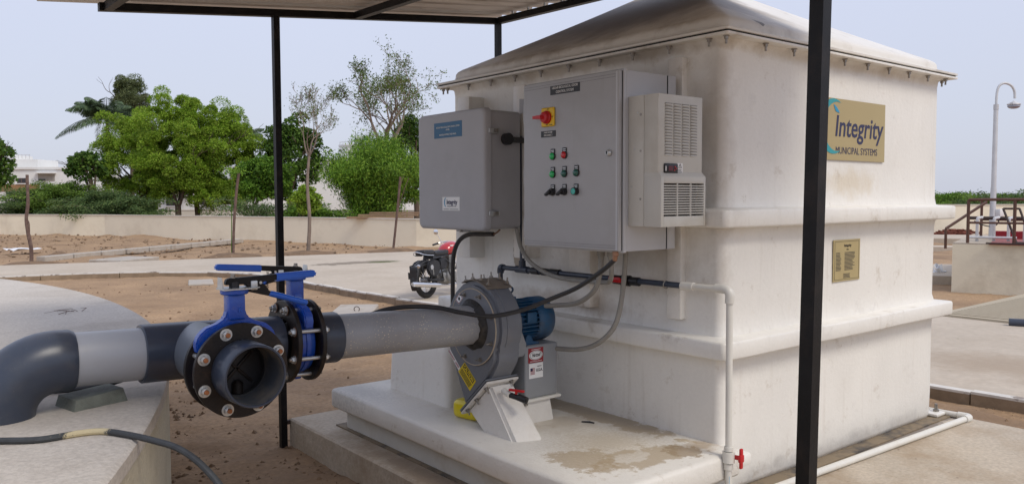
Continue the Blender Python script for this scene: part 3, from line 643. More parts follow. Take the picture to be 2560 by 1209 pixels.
def button(y, z, m_, kind='lamp'):
    MB().box((CX - .005, y - .017, z + .006), (CX, y + .017, z + .040), bev=.002).build('legend_plate', blackl, cab)
    for k in range(2): MB().box((CX - .0058, y - .012, z + .029 - k * .009), (CX - .005, y + .012 - .005 * k, z + .033 - k * .009)).build('legend_print', MATS['zinc'], cab, smooth=False)
    MB().lathe([(0, .021), (.008, .021), (.010, .0195)] + ([(.010, 0)] if kind != 'lamp' else []), (CX, y, z), (-1, 0, 0), 24).build('button_ring', blackm, cab)
    if kind == 'lamp': MB().lathe([(.006, .0195), (.014, .0185), (.019, .014), (.022, .007), (.0225, 0)], (CX, y, z), (-1, 0, 0), 24).build('lamp_lens', m_, cab)
    elif kind == 'push': MB().lathe([(.008, .0165), (.026, .0165), (.028, .015), (.028, 0)], (CX, y, z), (-1, 0, 0), 24).build('push_button', m_, cab); MB().lathe([(.008, .020), (.026, .020), (.026, .017), (.02, .0165)], (CX, y, z), (-1, 0, 0), 24).build('button_ring', blackm, cab)
    else:
        MB().lathe([(.008, .0185), (.024, .018), (.026, .016), (.026, 0)], (CX, y, z), (-1, 0, 0), 20).build('knob_base', blackm, cab)
        MB(Matrix.Translation((CX - .030, y + .004, z - .002)) @ Matrix.Rotation(rad(-32), 4, 'X')).box((-.012, -.016, -.007), (.010, .030, .007), bev=.003).build('knob_lever', blackm, cab)
for y, z, m_, k in ((.736, 1.826, greenl, 'lamp'), (.641, 1.829, reds, 'lamp'), (.736, 1.727, greenl, 'lamp'), (.641, 1.729, greend, 'lamp'), (.546, 1.731, greend, 'lamp'), (.736, 1.630, 0, 'knob'), (.641, 1.632, 0, 'knob'), (.549, 1.632, greent, 'push')):
    button(y, z, m_, k)
MB().lathe([(0, .017), (.004, .0185), (.010, .0175), (.012, .015), (.020, .013), (.022, .011), (.022, 0)], (CX, .304, 1.825), (-1, 0, 0), 24).build('door_lock', zinc, cab)
MB().box((CX - .024, .300, 1.818), (CX - .021, .308, 1.834)).build('lock_slot', blacks, cab, smooth=False)
for y, z in ((.53, 1.322), (.455, 1.322)):
    MB().lathe([(0, .019), (.012, .019), (.012, .023), (.040, .023), (.046, .018), (.060, .015), (.060, 0)], (-.36, y, z), (0, 0, -1), 20).build('cable_gland', MATS['dull_steel'] if False else hoseg, cab)

# ------------------------------------------------------------------ cooling unit on the cabinet's side
ac = thing('cooling_unit', 'beige cabinet cooler with louvres, small display and rust behind its lower grille', 'cooling unit', (-.29, .13, 1.45))
AX0, AX1, AY = -.464, -.125, .036
MB().box((AX0, .129, 1.452), (AX1, .234, 2.106), bev=.003).build('rear_shell', acm, ac)
MB().box((AX0, AY, 1.72), (AX1, .1275, 2.106), bev=.003).build('front_cover', acm, ac)
# lower part: hollow, with a frame round the grille
lo = MB()
x0, x1, yo, z0, z1 = AX0, AX1 + .006, AY - .020, 1.452, 1.72
lo.box((x0, yo, z0), (x0 + .022, .1275, z1 - .018), bev=.002); lo.box((x1 - .014, yo, z0), (x1, .1275, z1 - .018), bev=.002)
lo.box((x0 + .022, yo, z0), (x1 - .014, .1275, z0 + .052), bev=.002); lo.box((x0 + .022, yo, z1 - .052), (x1 - .014, .1275, z1 - .018), bev=.001)
lo.hexa([Vector(p) for p in [(x0, yo, z1 - .0185), (x1, yo, z1 - .0185), (x1, .127, z1 - .0185), (x0, .127, z1 - .0185), (x0 + .002, AY + .001, z1 + .004), (x1 - .004, AY + .001, z1 + .004), (x1 - .004, .127, z1 + .004), (x0 + .002, .127, z1 + .004)]])
lo.build('lower_cover', acm, ac)
MB().box((x0 + .023, .07, z0 + .05), (x1 - .013, .1, z1 - .05)).build('condenser_core', acfin, ac, smooth=False)
gx0, gx1, gz0, gz1 = x0 + .022, x1 - .014, z0 + .052, z1 - .052
sm = mesh_of(MB().box((0, -.002, -.0028), (gx1 - gx0, .010, .0028)), 'grille_slat', acm)
for i in range(1, 13): put(sm, 'grille_slat', Matrix.Translation((gx0, yo + .003, gz0 + (gz1 - gz0) * i / 13)), ac)
for k in (1, 2): MB().box((gx0 + (gx1 - gx0) * k / 3 - .003, yo, gz0), (gx0 + (gx1 - gx0) * k / 3 + .003, yo + .009, gz1)).build('grille_bar', acm, ac)
lb = MB(); prf = []
# pressed louvre: a bulge open at its upper edge
n = 8
for j, (w, h, d) in enumerate(((.029, .0062, 0), (.0275, .0050, -.0035), (.024, .002, -.0052))):
    for k in range(n * 2):
        a = math.pi * 2 * k / (n * 2); x = math.cos(a); z = math.sin(a); prf.append((x * (w if abs(x) > .99 else w - .003 * (1 - abs(x))) * 1.0, d, max(z, -1) * h - (.0012 * j)))
fs = []
for j in range(2):
    for k in range(n * 2): k2 = (k + 1) % (n * 2); fs.append((j * 16 + k, j * 16 + k2, (j + 1) * 16 + k2, (j + 1) * 16 + k))
fs.append(tuple(range(32, 48))); lb.add(prf, fs)
lb.cur = 1; lb.box((-.026, -.0036, .0034), (.026, -.0005, .0062))
lm = mesh_of(lb, 'louver', [acm, mat('louver_slot', (.22, .205, .18), .8)])
for r_ in range(18):
    for c_ in range(4): put(lm, 'louver', Matrix.Translation((-.390 + c_ * .0645, AY, 2.056 - r_ * .0146)), ac)
for (y, z, r_) in ((.15, 2.01, .007), (.15, 1.83, .006), (.15, 1.59, .006), (.17, 2.02, .004), (.19, 1.84, .004), (.21, 1.65, .004)):
    MB().cyl((AX0 - .002, y, z), (AX0 + .002, y, z), r_, seg=12).build('screw', steel if r_ > .004 else zinc, ac)
MB().box((-.424, AY - .008, 1.714 + .002), (-.322, AY, 1.765), bev=.006, seg=2).build('display', blackm, ac)
MB().box((-.395, AY - .0095, 1.729), (-.362, AY - .008, 1.753)).build('display_window', mat('display_red_glass', (.10, .004, .01), .2), ac, smooth=False)
MB().box((-.418, AY - .0092, 1.728), (-.412, AY - .008, 1.752)).build('display_mark', whitel, ac, smooth=False)
for x, z in ((-.348, 1.749), (-.338, 1.741), (-.351, 1.733)): MB().cyl((x, AY - .0105, z), (x, AY - .008, z), .004, seg=8).build('display_key', redp, ac)
decal(ac, 'warning_label', (-.300, AY - .0005, 1.742), NY, .042, .052, whitel, .001)
tri = [(-.300, 1.766), (-.312, 1.745), (-.288, 1.745)]
for i in range(3):
    a, c = tri[i], tri[(i + 1) % 3]; MB().cyl((a[0], AY - .0018, a[1]), (c[0], AY - .0018, c[1]), .0009, seg=5).build('warning_triangle', blacks, ac)
MB().tube([(-.299, AY - .0018, 1.760), (-.302, AY - .0018, 1.754), (-.298, AY - .0018, 1.753), (-.301, AY - .0018, 1.747)], .0008, 5).build('warning_bolt', blacks, ac)
lines(ac, (-.300, AY - .0012, 1.729), NY, .032, .020, 4, blacks, t=.0008)

# ------------------------------------------------------------------ feed panel box (left)
fb = thing('feed_panel_box', 'plain grey fibreglass box with rounded door, latches and a blue label', 'enclosure', (-.3, 1.84, 1.386))
FX, FY0, FY1, FZ0, FZ1 = -.46, 1.455, 2.232, 1.388, 2.165
b = MB(Matrix(((0, 0, 1, 0), (1, 0, 0, 0), (0, 1, 0, 0), (0, 0, 0, 1))))
def rrp(o, r, n=5):
    a, b2, c, d = FY0 - o, FY1 + o, FZ0 - o, FZ1 + o; P = []
    for (cx, cy, s) in ((b2 - r, d - r, 0), (a + r, d - r, 90), (a + r, c + r, 180), (b2 - r, c + r, 270)):
        for k in range(n + 1): t = rad(s + 90 * k / n); P.append((cx + r * math.cos(t), cy + r * math.sin(t)))
    return P
def rshell(prof, name, mt, par):
    b = MB(); n = 0; vs = []
    for (x, o, r) in prof:
        P = rrp(o, r); n = len(P); vs += [(x, y, z) for y, z in P]
    fs = [(i * n + k, i * n + (k + 1) % n, (i + 1) * n + (k + 1) % n, (i + 1) * n + k) for i in range(len(prof) - 1) for k in range(n)]
    fs += [tuple(range(n))[::-1], tuple(range((len(prof) - 1) * n, len(prof) * n))]
    return b.add(vs, fs).build(name, mt, par, ang=50)
rshell([(-.165, -.012, .03), (-.40, -.010, .03)], 'housing', greyc2, fb)
rshell([(-.401, -.014, .03), (-.406, -.014, .03)], 'door_seal', blackgap, fb)
fd = rshell([(-.4065, -.002, .04), (-.410, .002, .04), (-.445, .0, .042), (-.454, -.005, .04), (-.459, -.012, .038), (-.4605, -.024, .034)], 'door', greyc2, fb)
for z in (2.02, 1.50):
    MB().box((-.43, FY0 - .012, z - .016), (-.35, FY0 + .006, z + .016), bev=.004).build('latch', zinc, fb); MB().box((-.40, FY0 - .019, z - .011), (-.362, FY0 - .011, z + .013), bev=.003).build('latch_clip', steel, fb)
MB().lathe([(.0, .022), (.004, .022), (.004, 0)], (-.405, FY0 + .010, 1.752), (0, -1, 0), 24).build('knock_out', greyc2, fb)
MB().prism([(1.47, 2.14), (1.30, 2.155), (1.27, 2.215), (1.47, 2.235)], -.166, -.158, 'X').build('mounting_foot', greyc2, fb, smooth=False)
MB().cyl((-.18, 1.335, 2.185), (-.158, 1.335, 2.185), .016, seg=6).build('mounting_bolt', steel, fb)
MB().box((-.19, 2.02, 1.36), (-.162, 2.16, 1.39), bev=.004).build('mounting_foot', greyc2, fb)
MB().cyl((-.21, 2.09, 1.368), (-.15, 2.09, 1.368), .013, seg=6).build('mounting_bolt', steel, fb)
def ff(y, z, x=FX - .0005): return Vector((x, y, z))
decal(fb, 'blue_label', ff(1.860, 2.049), NX, .325, .102, bluel, .0015)
text(fb, 'INTEGRITY BIOLOGICAL ODOR CONTROL SYSTEM', ff(1.860, 2.068, FX - .0022), NX, .0105, whitel, w=.27)
text(fb, '(I-BOx®)', ff(1.860, 2.050, FX - .0022), NX, .0095, whitel, w=.04)
text(fb, 'WATER & NUTRIENT FEED PANEL', ff(1.860, 2.018, FX - .0022), NX, .0105, whitel, w=.20)
decal(fb, 'logo_label', ff(1.829, 1.560), NX, .200, .090, whitel, .0015)
text(fb, 'Integrity', ff(1.818, 1.570, FX - .0022), NX, .030, navy, w=.125, shear=.1, bold=.001)
text(fb, 'MUNICIPAL SYSTEMS', ff(1.822, 1.543, FX - .0022), NX, .008, mat('grey_print', (.3, .3, .32), .5), w=.10)
lines(fb, ff(1.829, 1.524, FX - .002), NX, .17, .007, 1, blacks, t=.0012, cols=((0, .38), (.42, 1)), jag=.05)
b = MB(); n = 14; P = [(1.895 + .024 * -math.cos(rad(70 + 220 * k / n)) * -1, 1.570 + .030 * math.sin(rad(70 + 220 * k / n))) for k in range(n + 1)]
P = [(1.888 - .020 * math.cos(rad(70 + 220 * k / n)), 1.570 + .030 * math.sin(rad(70 + 220 * k / n))) for k in range(n + 1)]
Q = [(1.888 - .020 * math.cos(rad(70 + 220 * k / n)) * (1 - .55 * math.sin(math.pi * k / n)), 1.570 + .030 * math.sin(rad(70 + 220 * k / n)) * (1 - .4 * math.sin(math.pi * k / n))) for k in range(n + 1)]
b.add([(FX - .0028, y, z) for y, z in P] + [(FX - .0028, y, z) for y, z in Q], [(k, k + 1, n + 2 + k, n + 1 + k) for k in range(n)]); b.build('swoosh', tealb, fb, smooth=False, fixn=False)

# ------------------------------------------------------------------ water pipework on the tank
WX, WZ = -.12, 1.125
wp = thing('water_pipe', 'thin dark water pipe that turns into a white pipe round the tank corner', 'pipe', (WX, 1.5, WZ))
def zz(y): return 1.125 + (0.006 if y < .3 else 0)
MB().cyl((WX, 1.72, WZ), (WX, .165, WZ + .004), .0165, seg=16).build('dark_pipe', pvcd2, wp)
MB().tube(catmull([(WX, 1.70, WZ), (WX, 1.725, WZ), (WX, 1.735, WZ - .012), (WX, 1.735, WZ - .04)], 4), .0235, 16).build('elbow', pvcd2, wp)
MB().cyl((WX, 1.735, WZ - .03), (WX, 1.735, .96), .0165, seg=14).build('dark_pipe', pvcd2, wp)
MB().cyl((WX, 1.56, WZ), (WX, 1.44, WZ), .024, seg=16).cyl((WX, 1.502, WZ), (WX, 1.502, WZ + .06), .024, seg=16).build('tee', pvcd2, wp)
MB().cyl((WX, 1.502, WZ + .05), (WX, 1.502, 2.0), .0165, seg=14).build('riser', pvcd2, wp)
MB().cyl((WX, 1.502, 1.98), (-.20, 1.502, 1.98), .02, seg=14).build('riser_end', pvcd2, wp)
MB().cyl((-.30, 1.446, 1.97), (-.30, 1.41, 1.97), .038, seg=16).build('inlet_collar', blackm, wp)
MB().cyl((-.30, 1.43, 1.97), (WX, 1.48, 1.97), .018, seg=12).build('inlet_stub', blackm, wp)
MB().cyl((WX, 1.30, WZ), (WX, 1.235, WZ), .024, .022, seg=16).cyl((WX, 1.22, WZ), (WX, 1.13, WZ), .025, seg=16).build('coupling', blackm, wp)
MB().cyl((WX, 1.40, WZ), (WX, 1.33, WZ), .023, seg=16).build('coupling', blackm, wp)
MB().cyl((WX, .66, WZ), (WX, .61, WZ), .026, seg=16).cyl((WX, .60, WZ), (WX, .54, WZ), .031, seg=16).cyl((WX, .53, WZ), (WX, .47, WZ), .025, seg=16).build('ball_valve', blackm, wp)
MB().box((WX - .050, .575, WZ - .012), (WX - .035, .665, WZ + .020), bev=.007).cyl((WX - .04, .57, WZ), (WX - .02, .57, WZ), .012, seg=10).build('valve_handle', redp, wp)
MB().lathe([(math.sin(a) * .003, .021 + math.cos(a) * .003) for a in [i * math.pi / 4 for i in range(8)]], (WX, .275, WZ), (0, 1, 0), 24, True).build('pipe_clip', steel, wp)
MB().cyl((WX, .165, WZ + .003), (WX, .085, WZ + .005), .0225, seg=18).build('white_coupling', whitep, wp)
MB().cyl((WX, .10, WZ + .006), (WX, -.06, WZ + .008), .0165, seg=16).build('white_pipe', whitep, wp)
MB().tube(catmull([(WX, -.055, WZ + .008), (WX, -.115, WZ + .008), (WX, -.14, WZ - .012), (WX, -.14, WZ - .06)], 5), .0235, 18).build('white_elbow', whitep, wp)
MB().cyl((WX, -.14, WZ - .05), (WX - .002, -.146, .33), .017, seg=18).cyl((WX - .002, -.146, .24), (WX - .002, -.146, .005), .017, seg=18).build('white_pipe', whitep, wp)
MB().cyl((WX - .002, -.146, .335), (WX - .002, -.146, .315), .0235, seg=18).cyl((WX - .002, -.146, .31), (WX - .002, -.146, .255), .031, seg=18).cyl((WX - .002, -.146, .25), (WX - .002, -.146, .22), .0235, seg=18).build('white_ball_valve', whitep, wp)
hb = MB(Matrix.Translation((WX + .02, -.19, .283)))
hb.cyl((0, .02, 0), (0, -.012, 0), .012, seg=10); hb.box((-.010, -.022, -.052), (.012, -.008, .052), bev=.006); hb.box((-.016, -.024, -.02), (.018, -.006, .02), bev=.006); hb.build('valve_handle', redp, wp)
MB().box((WX - .02, -.165, .14), (WX - .018, -.164, .19)).build('pipe_print', tealb, wp, smooth=False)

# white pipe along the foot of the tank
gp = thing('drain_pipe', 'white pipe lying on the pad along the foot of the tank', 'pipe', (1.4, -.17, 0))
MB().cyl((-.3, -.12, .022), (2.56, -.205, .022), .021, seg=16).build('long_run', whitep, gp)
MB().tube(catmull([(2.53, -.204, .022), (2.59, -.206, .022), (2.612, -.185, .022), (2.605, -.13, .022)], 5), .0275, 16).build('elbow', whitep, gp)
MB().cyl((2.608, -.14, .022), (2.575, .5, .022), .021, seg=16).build('short_run', whitep, gp)

# hoses and cables
def hose(name, label, cat, P, r, mt, k=8, group=None, seg=10):
    o = MB().tube(catmull(P, k), r, seg).build(name, mt); return tag(o, label, cat, group)
hose('black_hose', 'brown black hose bending down from under the feed panel box', 'hose', [(-.30, 1.58, 1.362), (-.30, 1.70, 1.358), (-.30, 1.85, 1.350), (-.30, 1.955, 1.312), (-.30, 2.02, 1.24), (-.30, 2.045, 1.14), (-.30, 2.05, .98), (-.30, 2.05, .78)], .0155, hosed)
MB0 = MB().tube([(-.30, 1.575, 1.360), (-.285, 1.555, 1.375), (-.28, 1.535, 1.392)], .006, 6).build('outlet_nipple', copper); tag(MB0, 'small brass nipple between the feed panel box and the brown black hose', 'pipe fitting')
hose('grey_conduit', 'grey conduit looping from the cabinet down behind the blue motor', 'conduit', [(-.36, .53, 1.265), (-.36, .535, 1.20), (-.35, .58, 1.10), (-.33, .68, 1.03), (-.31, .80, .985), (-.32, .92, .965), (-.36, 1.0, .955)], .0145, hoseg)
hose('grey_conduit', 'long grey conduit hanging between the cabinet and the feed panel box', 'conduit', [(-.36, .455, 1.265), (-.35, .46, 1.20), (-.30, .52, 1.14), (-.22, .66, 1.115), (-.16, .95, 1.10), (-.155, 1.18, 1.115), (-.16, 1.36, 1.18), (-.17, 1.45, 1.27), (-.19, 1.475, 1.40)], .0135, hoseg)
hose('grey_conduit', 'grey conduit dropping behind the pipe and curling back to the blower stand', 'conduit', [(-.22, .475, 1.33), (-.21, .50, 1.15), (-.22, .52, .98), (-.235, .56, .86), (-.26, .66, .765), (-.28, .80, .715), (-.31, .97, .70)], .0145, hoseg)
MB1 = MB().cyl((-.50, .285, 1.322), (-.50, .285, 1.300), .017, seg=12).cyl((-.50, .287, 1.300), (-.50, .292, 1.275), .0135, seg=12).build('cable_gland', copper); MB1.parent = cab; MB1.location = (.3, -.61, -CZ0)
hose('power_cable', 'thick black cable running from the cabinet across the blower and pipe', 'cable', [(-.50, .29, 1.28), (-.52, .36, 1.22), (-.56, .50, 1.125), (-.62, .63, 1.06), (-.74, .74, .995), (-.90, .82, .966), (-1.02, .93, .985), (-1.10, 1.03, 1.008), (-1.22, 1.10, 1.016), (-1.36, 1.15, 1.006), (-1.50, 1.225, .95), (-1.66, 1.26, .90), (-1.85, 1.34, .87), (-2.1, 1.33, .86), (-2.4, 1.28, .85), (-2.7, 1.32, .77), (-3.0, 1.45, .753), (-3.6, 1.5, .753)], .0125, cablem)
h = [(-3.6, .95, .752), (-3.32, .82, .752), (-3.157, .700, .752), (-3.048, .630, .752), (-2.921, .628, .752), (-2.849, .595, .752), (-2.79, .49, .752), (-2.74, .36, .752), (-2.69, .24, .742), (-2.645, .135, .70), (-2.60, .03, .615), (-2.57, -.06, .50), (-2.54, -.14, .35), (-2.52, -.2, .15), (-2.5, -.25, -.15)]
hose('rubber_hose', 'old black rubber hose with a yellowed patch lying across the cistern roof', 'hose', h, .0118, hosel)

# ------------------------------------------------------------------ air pipeline, flanges and tee
PY = 1.1
def pz(x): return .853 - .03 * x
def px_(x): return Vector((x, PY, pz(x)))
AXD = (px_(0) - px_(-1)).normalized()
pipe = thing('air_pipeline', 'thick grey and black plastic air pipe with flanges from the cistern to the blower', 'pipeline', (-2.4, PY, pz(-2.4)))
def ring(b, x0, x1, ro, ri, seg=48, o=None, ax=None):
    pr_ = [(0, ri), (0, ro - .002), (.002, ro), (x1 - x0 - .002, ro), (x1 - x0, ro - .002), (x1 - x0, ri)]
    return b.lathe(pr_, o if o is not None else px_(x0), ax or AXD, seg, True)
b = MB(); cx = -2.92; zc = pz(cx); r_ = .20; pts = [px_(-2.852), px_(-2.87)] + [Vector((cx - r_ * math.sin(rad(a)), PY, zc - r_ + r_ * math.cos(rad(a)))) for a in range(0, 91, 6)] + [Vector((cx - r_, PY, .70))]
b.tube(pts, [.117, .126] + [.127] * 16 + [.127], 48, True); b.build('elbow', pvcd, pipe, ang=50)
b = MB(); ring(b, -2.86, -2.57, .1125, .10); b.build('grey_section', pvcg, pipe)
b = MB(); b.lathe([(0, .113), (0, .124), (.003, .127), (.20, .127), (.36, .125), (.62, .125), (.62, .10)], px_(-2.595), AXD, 48); b.build('tee', pvcd2, pipe)
TX = -2.363; TC = px_(TX); BD = Vector((0, -1, 0))
b = MB(); b.lathe([(0.0, .125), (.30, .126), (.33, .134), (.45, .136), (.465, .136)], TC, BD, 48); b.build('tee_branch', mat('branch_pvc', (.14, .155, .18), .35, var=.08, vs=4), pipe)
MB().lathe([(.20 + .004 * math.sin(a), .1265 + .004 * math.cos(a)) for a in [i * math.pi / 4 for i in range(8)]], px_(-2.42), AXD, 40, True).build('weld_seam', pvcd2, pipe)
YB, YF = .625, .515                                  # back and front flange faces of the branch
def plate(b, o, ax, th=.022, ro=.187, ri=.118):
    return b.lathe([(0, ri), (0, ro - .002), (.002, ro), (th - .002, ro), (th, ro - .002), (th, ri)], o, ax, 72, True)
for (o, ax, rr_) in ((Vector((TX, YB + .022, TC.z)), BD, .187), (Vector((TX, YF + .022, TC.z)), BD, .187), (px_(-1.955), AXD, .198), (px_(-1.832), AXD, .198)):
    b = MB(); plate(b, o, ax, ro=rr_); b.build('flange', flangem, pipe)
b = MB(); b.lathe([(0, .119), (.012, .124), (.145, .1215), (.150, .1185), (.150, .1125), (.146, .1108)], Vector((TX, YF + .005, TC.z)), BD, 64, False); b.build('open_stub', pvcd2, pipe, ang=40)
b = MB(); b.lathe([(-.028, .106), (0.0, .108), (.147, .1108)], Vector((TX, YF + .005, TC.z)), BD, 64); b.build('stub_bore', pvcdusty, pipe, ang=40)
b = MB(); b.lathe([(0, .10), (0, .125), (.13, .127), (.137, .124), (.139, .113)], px_(-1.812), AXD, 48); b.build('socket', pvcd, pipe)
b = MB(); b.lathe([(0, .1125), (.86, .1105)], px_(-1.68), AXD, 56); b.build('speckled_section', pvcs, pipe)
b = MB(); n = 40; vs = []
for j, (h_, rr_) in enumerate(((0, .111), (.004, .122), (.03, .143), (.05, .150))):
    for k in range(n):
        a = 2 * math.pi * k / n; q = rr_ + (0 if j == 0 else .012 * noise.noise((math.cos(a) * 2.5, math.sin(a) * 2.5, j * .3 + 4)))
        vs.append(px_(-.850 + h_ + (.018 * noise.noise((math.cos(a) * 4, math.sin(a) * 4, 9)) if j == 0 else 0)) + Vector((0, math.cos(a) * q, math.sin(a) * q)))
b.add(vs, [(j * n + k, j * n + (k + 1) % n, (j + 1) * n + (k + 1) % n, (j + 1) * n + k) for j in range(3) for k in range(n)]).build('sealant_collar', darkseal, pipe)
# flange bolts: shaft, with a nut and washer at each end
def bolts(o, ax, l0, l1, rc, front='rust', n=8, off=22.5):
    ax = Vector(ax).normalized(); u = Vector((0, 0, 1)); w = ax.cross(u)
    shaft = mesh_of(MB().cyl((0, 0, -.018), (0, 0, l1 - l0 + .018), .0095, seg=12), 'bolt', zinc)
    nut = MB(); nut.lathe([(0, .0195), (.003, .0195), (.003, .017), (.003, .0165)], (0, 0, 0), (0, 0, 1), 20); nut.cyl((0, 0, .003), (0, 0, .016), .0165, seg=6); nut.lathe([(.016, .0125), (.018, .0105)], (0, 0, 0), (0, 0, 1), 12); nm = mesh_of(nut, 'nut', zinc)
    end = mesh_of(MB().lathe([(.014, .0088), (.026, .0088), (.028, .0075), (.028, 0)], (0, 0, 0), (0, 0, 1), 14), 'bolt_end', rustb if front == 'rust' else steel)
    wsh = mesh_of(MB().lathe([(0, 0), (0, .024), (.002, .024), (.002, 0)], (0, 0, 0), (0, 0, 1), 20), 'washer', zinc if front == 'rust' else rustw)
    for k in range(n):
        a = rad(off + 360 * k / n); c = Vector(o) + (w * math.cos(a) + u * math.sin(a)) * rc
        SM = frame(c + ax * l0, ax); s = put(shaft, 'bolt', SM, pipe)
        for (p, d) in ((c + ax * l0, -ax), (c + ax * l1, ax)):
            r1 = random.uniform(0, 360)
            for me, nm2 in ((wsh, 'washer'), (nm, 'nut'), (end, 'bolt_end')):
                M = frame(p + d * (.002 if nm2 != 'washer' else 0), d) @ Matrix.Rotation(rad(r1), 4, 'Z'); q = put(me, nm2, M, pipe); q.parent = s; q.matrix_parent_inverse = Matrix.Identity(4); q.matrix_basis = SM.inverted() @ M
bolts(Vector((TX, 0, TC.z)), (0, -1, 0), -(YB + .022), -YF, .160)
bolts(px_(-1.955), AXD, 0, .145, .169, 'steel')

# ------------------------------------------------------------------ butterfly valves (lever valves between the flanges)
def valve(name, label, c, rz, lrz, tilt=0, lcut=0):
    t = thing(name, label, 'valve', c, rz, 'blue lever valves on the air pipe'); M = Matrix.Translation(c) @ Matrix.Rotation(rz, 4, 'Z')
    b = MB(M); b.lathe([(-.040, .1125), (-.040, .128), (-.034, .146), (-.012, .149), (-.010, .155), (.010, .155), (.012, .149), (.034, .146), (.040, .128), (.040, .1125)], (0, 0, 0), (0, 1, 0), 64, True)
    b.build('body', bluem, t)
    MB(M).lathe([(-.0405, .103), (-.0405, .112), (.0405, .112), (.0405, .103)], (0, 0, 0), (0, 1, 0), 64, True).build('liner', blackm, t)
    P = [(-.155, .075), (-.162, .11), (-.150, .145), (-.118, .172), (-.075, .186), (-.045, .205), (-.036, .235), (.036, .235), (.045, .205), (.075, .186), (.118, .172), (.150, .145), (.162, .11), (.155, .075), (.11, .11), (.06, .135), (0, .142), (-.06, .135), (-.11, .11)]
    MB(M).prism(P, -.022, .022, 'Y', bev=.006).build('shoulder', bluem, t)
    MB(M).box((-.034, -.034, .195), (.034, .034, .300), bev=.010, seg=2).build('neck', bluem, t)
    MB(M).box((-.022, -.018, -.188), (.022, .018, -.14), bev=.008).build('foot', bluem, t)
    MB(M).lathe([(0, 0), (0, .050), (.004, .054), (.018, .054), (.020, .05), (.020, 0)], (0, 0, .296), (0, 0, 1), 32).build('top_flange', bluem, t)
    if name: text(t, 'K', M @ Vector((.012, -.0345, .235)), (M.to_3x3() @ Vector((1, 0, 0)), Vector((0, 0, 1))), .022, bluegrip, t=.001)
    text(t, '262', M @ Vector((.090, -.0235, .160)), (M.to_3x3() @ Vector((1, 0, 0)), Vector((0, 0, 1))), .014, bluegrip, t=.001)
    M2 = M @ Matrix.Rotation(lrz, 4, 'Z')
    # notch plate, with its upturned stop
    b = MB(M2); b.prism([(-.058, -.052), (-.062, .03), (-.02, .060), (.05, .056), (.092, .03), (.095, -.028), (.05, -.056)], .3165, .3215, 'Z'); b.prism([(-.060, .3205), (-.048, .3205), (-.054, .345), (-.058, .366)], -.03, .02, 'Y'); b.build('notch_plate', zinc, t, smooth=False)
    tl = M2 @ Matrix.Translation((0, 0, .33)) @ Matrix.Rotation(-tilt, 4, 'Y')
    MB(M2).cyl((0, 0, .320), (0, 0, .345), .020, seg=16).build('spindle', blackm, t)
    lv = MB(tl).prism([(-.038, .004), (-.036, .020), (-.028, .030), (.12, .034), (.175, .036), (.175, .012), (.115, .008), (.105, -.008), (.075, -.014), (.05, -.008), (.04, .003)], -.014, .014, 'Y', bev=.003).build('lever', blk_steel, t)
    MB(tl).prism([(.166, .006), (.166, .038), (.370 - lcut, .043), (.385 - lcut, .038), (.388 - lcut, .024), (.380 - lcut, .014), (.36 - lcut, .013)], -.0165, .0165, 'Y', bev=.006).build('lever_grip', bluegrip, lv)
    MB(tl).cyl((-.004, 0, .026), (-.004, 0, .046), .009, seg=6).lathe([(0, .0125), (.004, .0125), (.004, 0)], (-.004, 0, .030), (0, 0, 1), 12).build('spindle_bolt', steel, t)
    tg = MB(tl).prism([(.085, -.012), (.10, .008), (.125, -.004), (.14, -.03), (.150, -.034), (.140, -.052), (.11, -.044), (.06, -.030), (.03, -.026), (.03, -.018)], -.011, .011, 'Y', bev=.003).build('trigger', blk_steel, t)
    MB(tl).tube([(.138, 0, -.042), (.155, 0, -.045), (.22, 0, -.066), (.28, 0, -.086), (.305, 0, -.094), (.310, 0, -.096)], [.009, .0125, .013, .0135, .012, .006], 12).build('trigger_grip', bluegrip, tg)
    MB(tl).box((.062, -.019, -.022), (.090, -.012, .016), bev=.004).box((.062, .012, -.022), (.090, .019, .016), bev=.004).build('lock_clip', zinc, t)
    MB(tl).cyl((.103, -.017, .006), (.103, .017, .006), .006, seg=10).build('pivot_pin', zinc, t)
    MB(tl).tube([(.135 + .006 * math.cos(a), .006 * math.sin(a), -.030 + .036 * a / 31.4) for a in np.linspace(0, 31.4, 60)], .0013, 5).build('spring', blk_steel, t)
    return t, M
v1, M = valve('butterfly_valve', 'blue lever valve behind the open stub in front, lever pointing right', (TX, .586, TC.z), 0, 0, rad(0), .038)
# closed disc: black, ribbed, with the boss of its stem
MB(M).lathe([(-.006, 0), (-.006, .09), (-.003, .1035), (.003, .1035), (.006, .09), (.006, 0)], (0, 0, 0), (0, 1, 0), 48).build('disc', blackm, v1)
b = MB(M)
for a in (45, 135): b.box((-.085, -.016, -.006), (.085, -.004, .006), R=Matrix.Rotation(rad(a), 4, 'Y'), bev=.002)
b.tube([(0, -.012, -.10), (0, -.013, -.06), (0, -.013, -.048)], [.022, .022, .012], 14); b.build('disc_rib', MATS['flange_steel'], v1)
v2, M = valve('butterfly_valve', 'blue lever valve on the straight pipe run, lever pointing left', tuple(px_(-1.8825)), rad(90), rad(90), rad(3.0))
MB(M).lathe([(-.006, 0), (-.006, .09), (-.003, .1035), (.003, .1035), (.006, .09), (.006, 0)], (0, 0, 0), (1, 0, 0), 40).build('disc', blackm, v2)
tag(MB(Matrix.Translation((-2.79, 1.14, .765)) @ Matrix.Rotation(.35, 4, 'Z')).hexa([Vector(p) for p in [(-.12, -.09, -.025), (.11, -.10, -.025), (.13, .06, -.025), (-.10, .08, -.025), (-.10, -.075, .014), (.10, -.085, .030), (.12, .05, .030), (-.09, .07, .020)]]).build('stone_wedge', slate, smooth=False), 'flat grey green stone wedged under the grey pipe on the cistern', 'stone')
tw = MB()
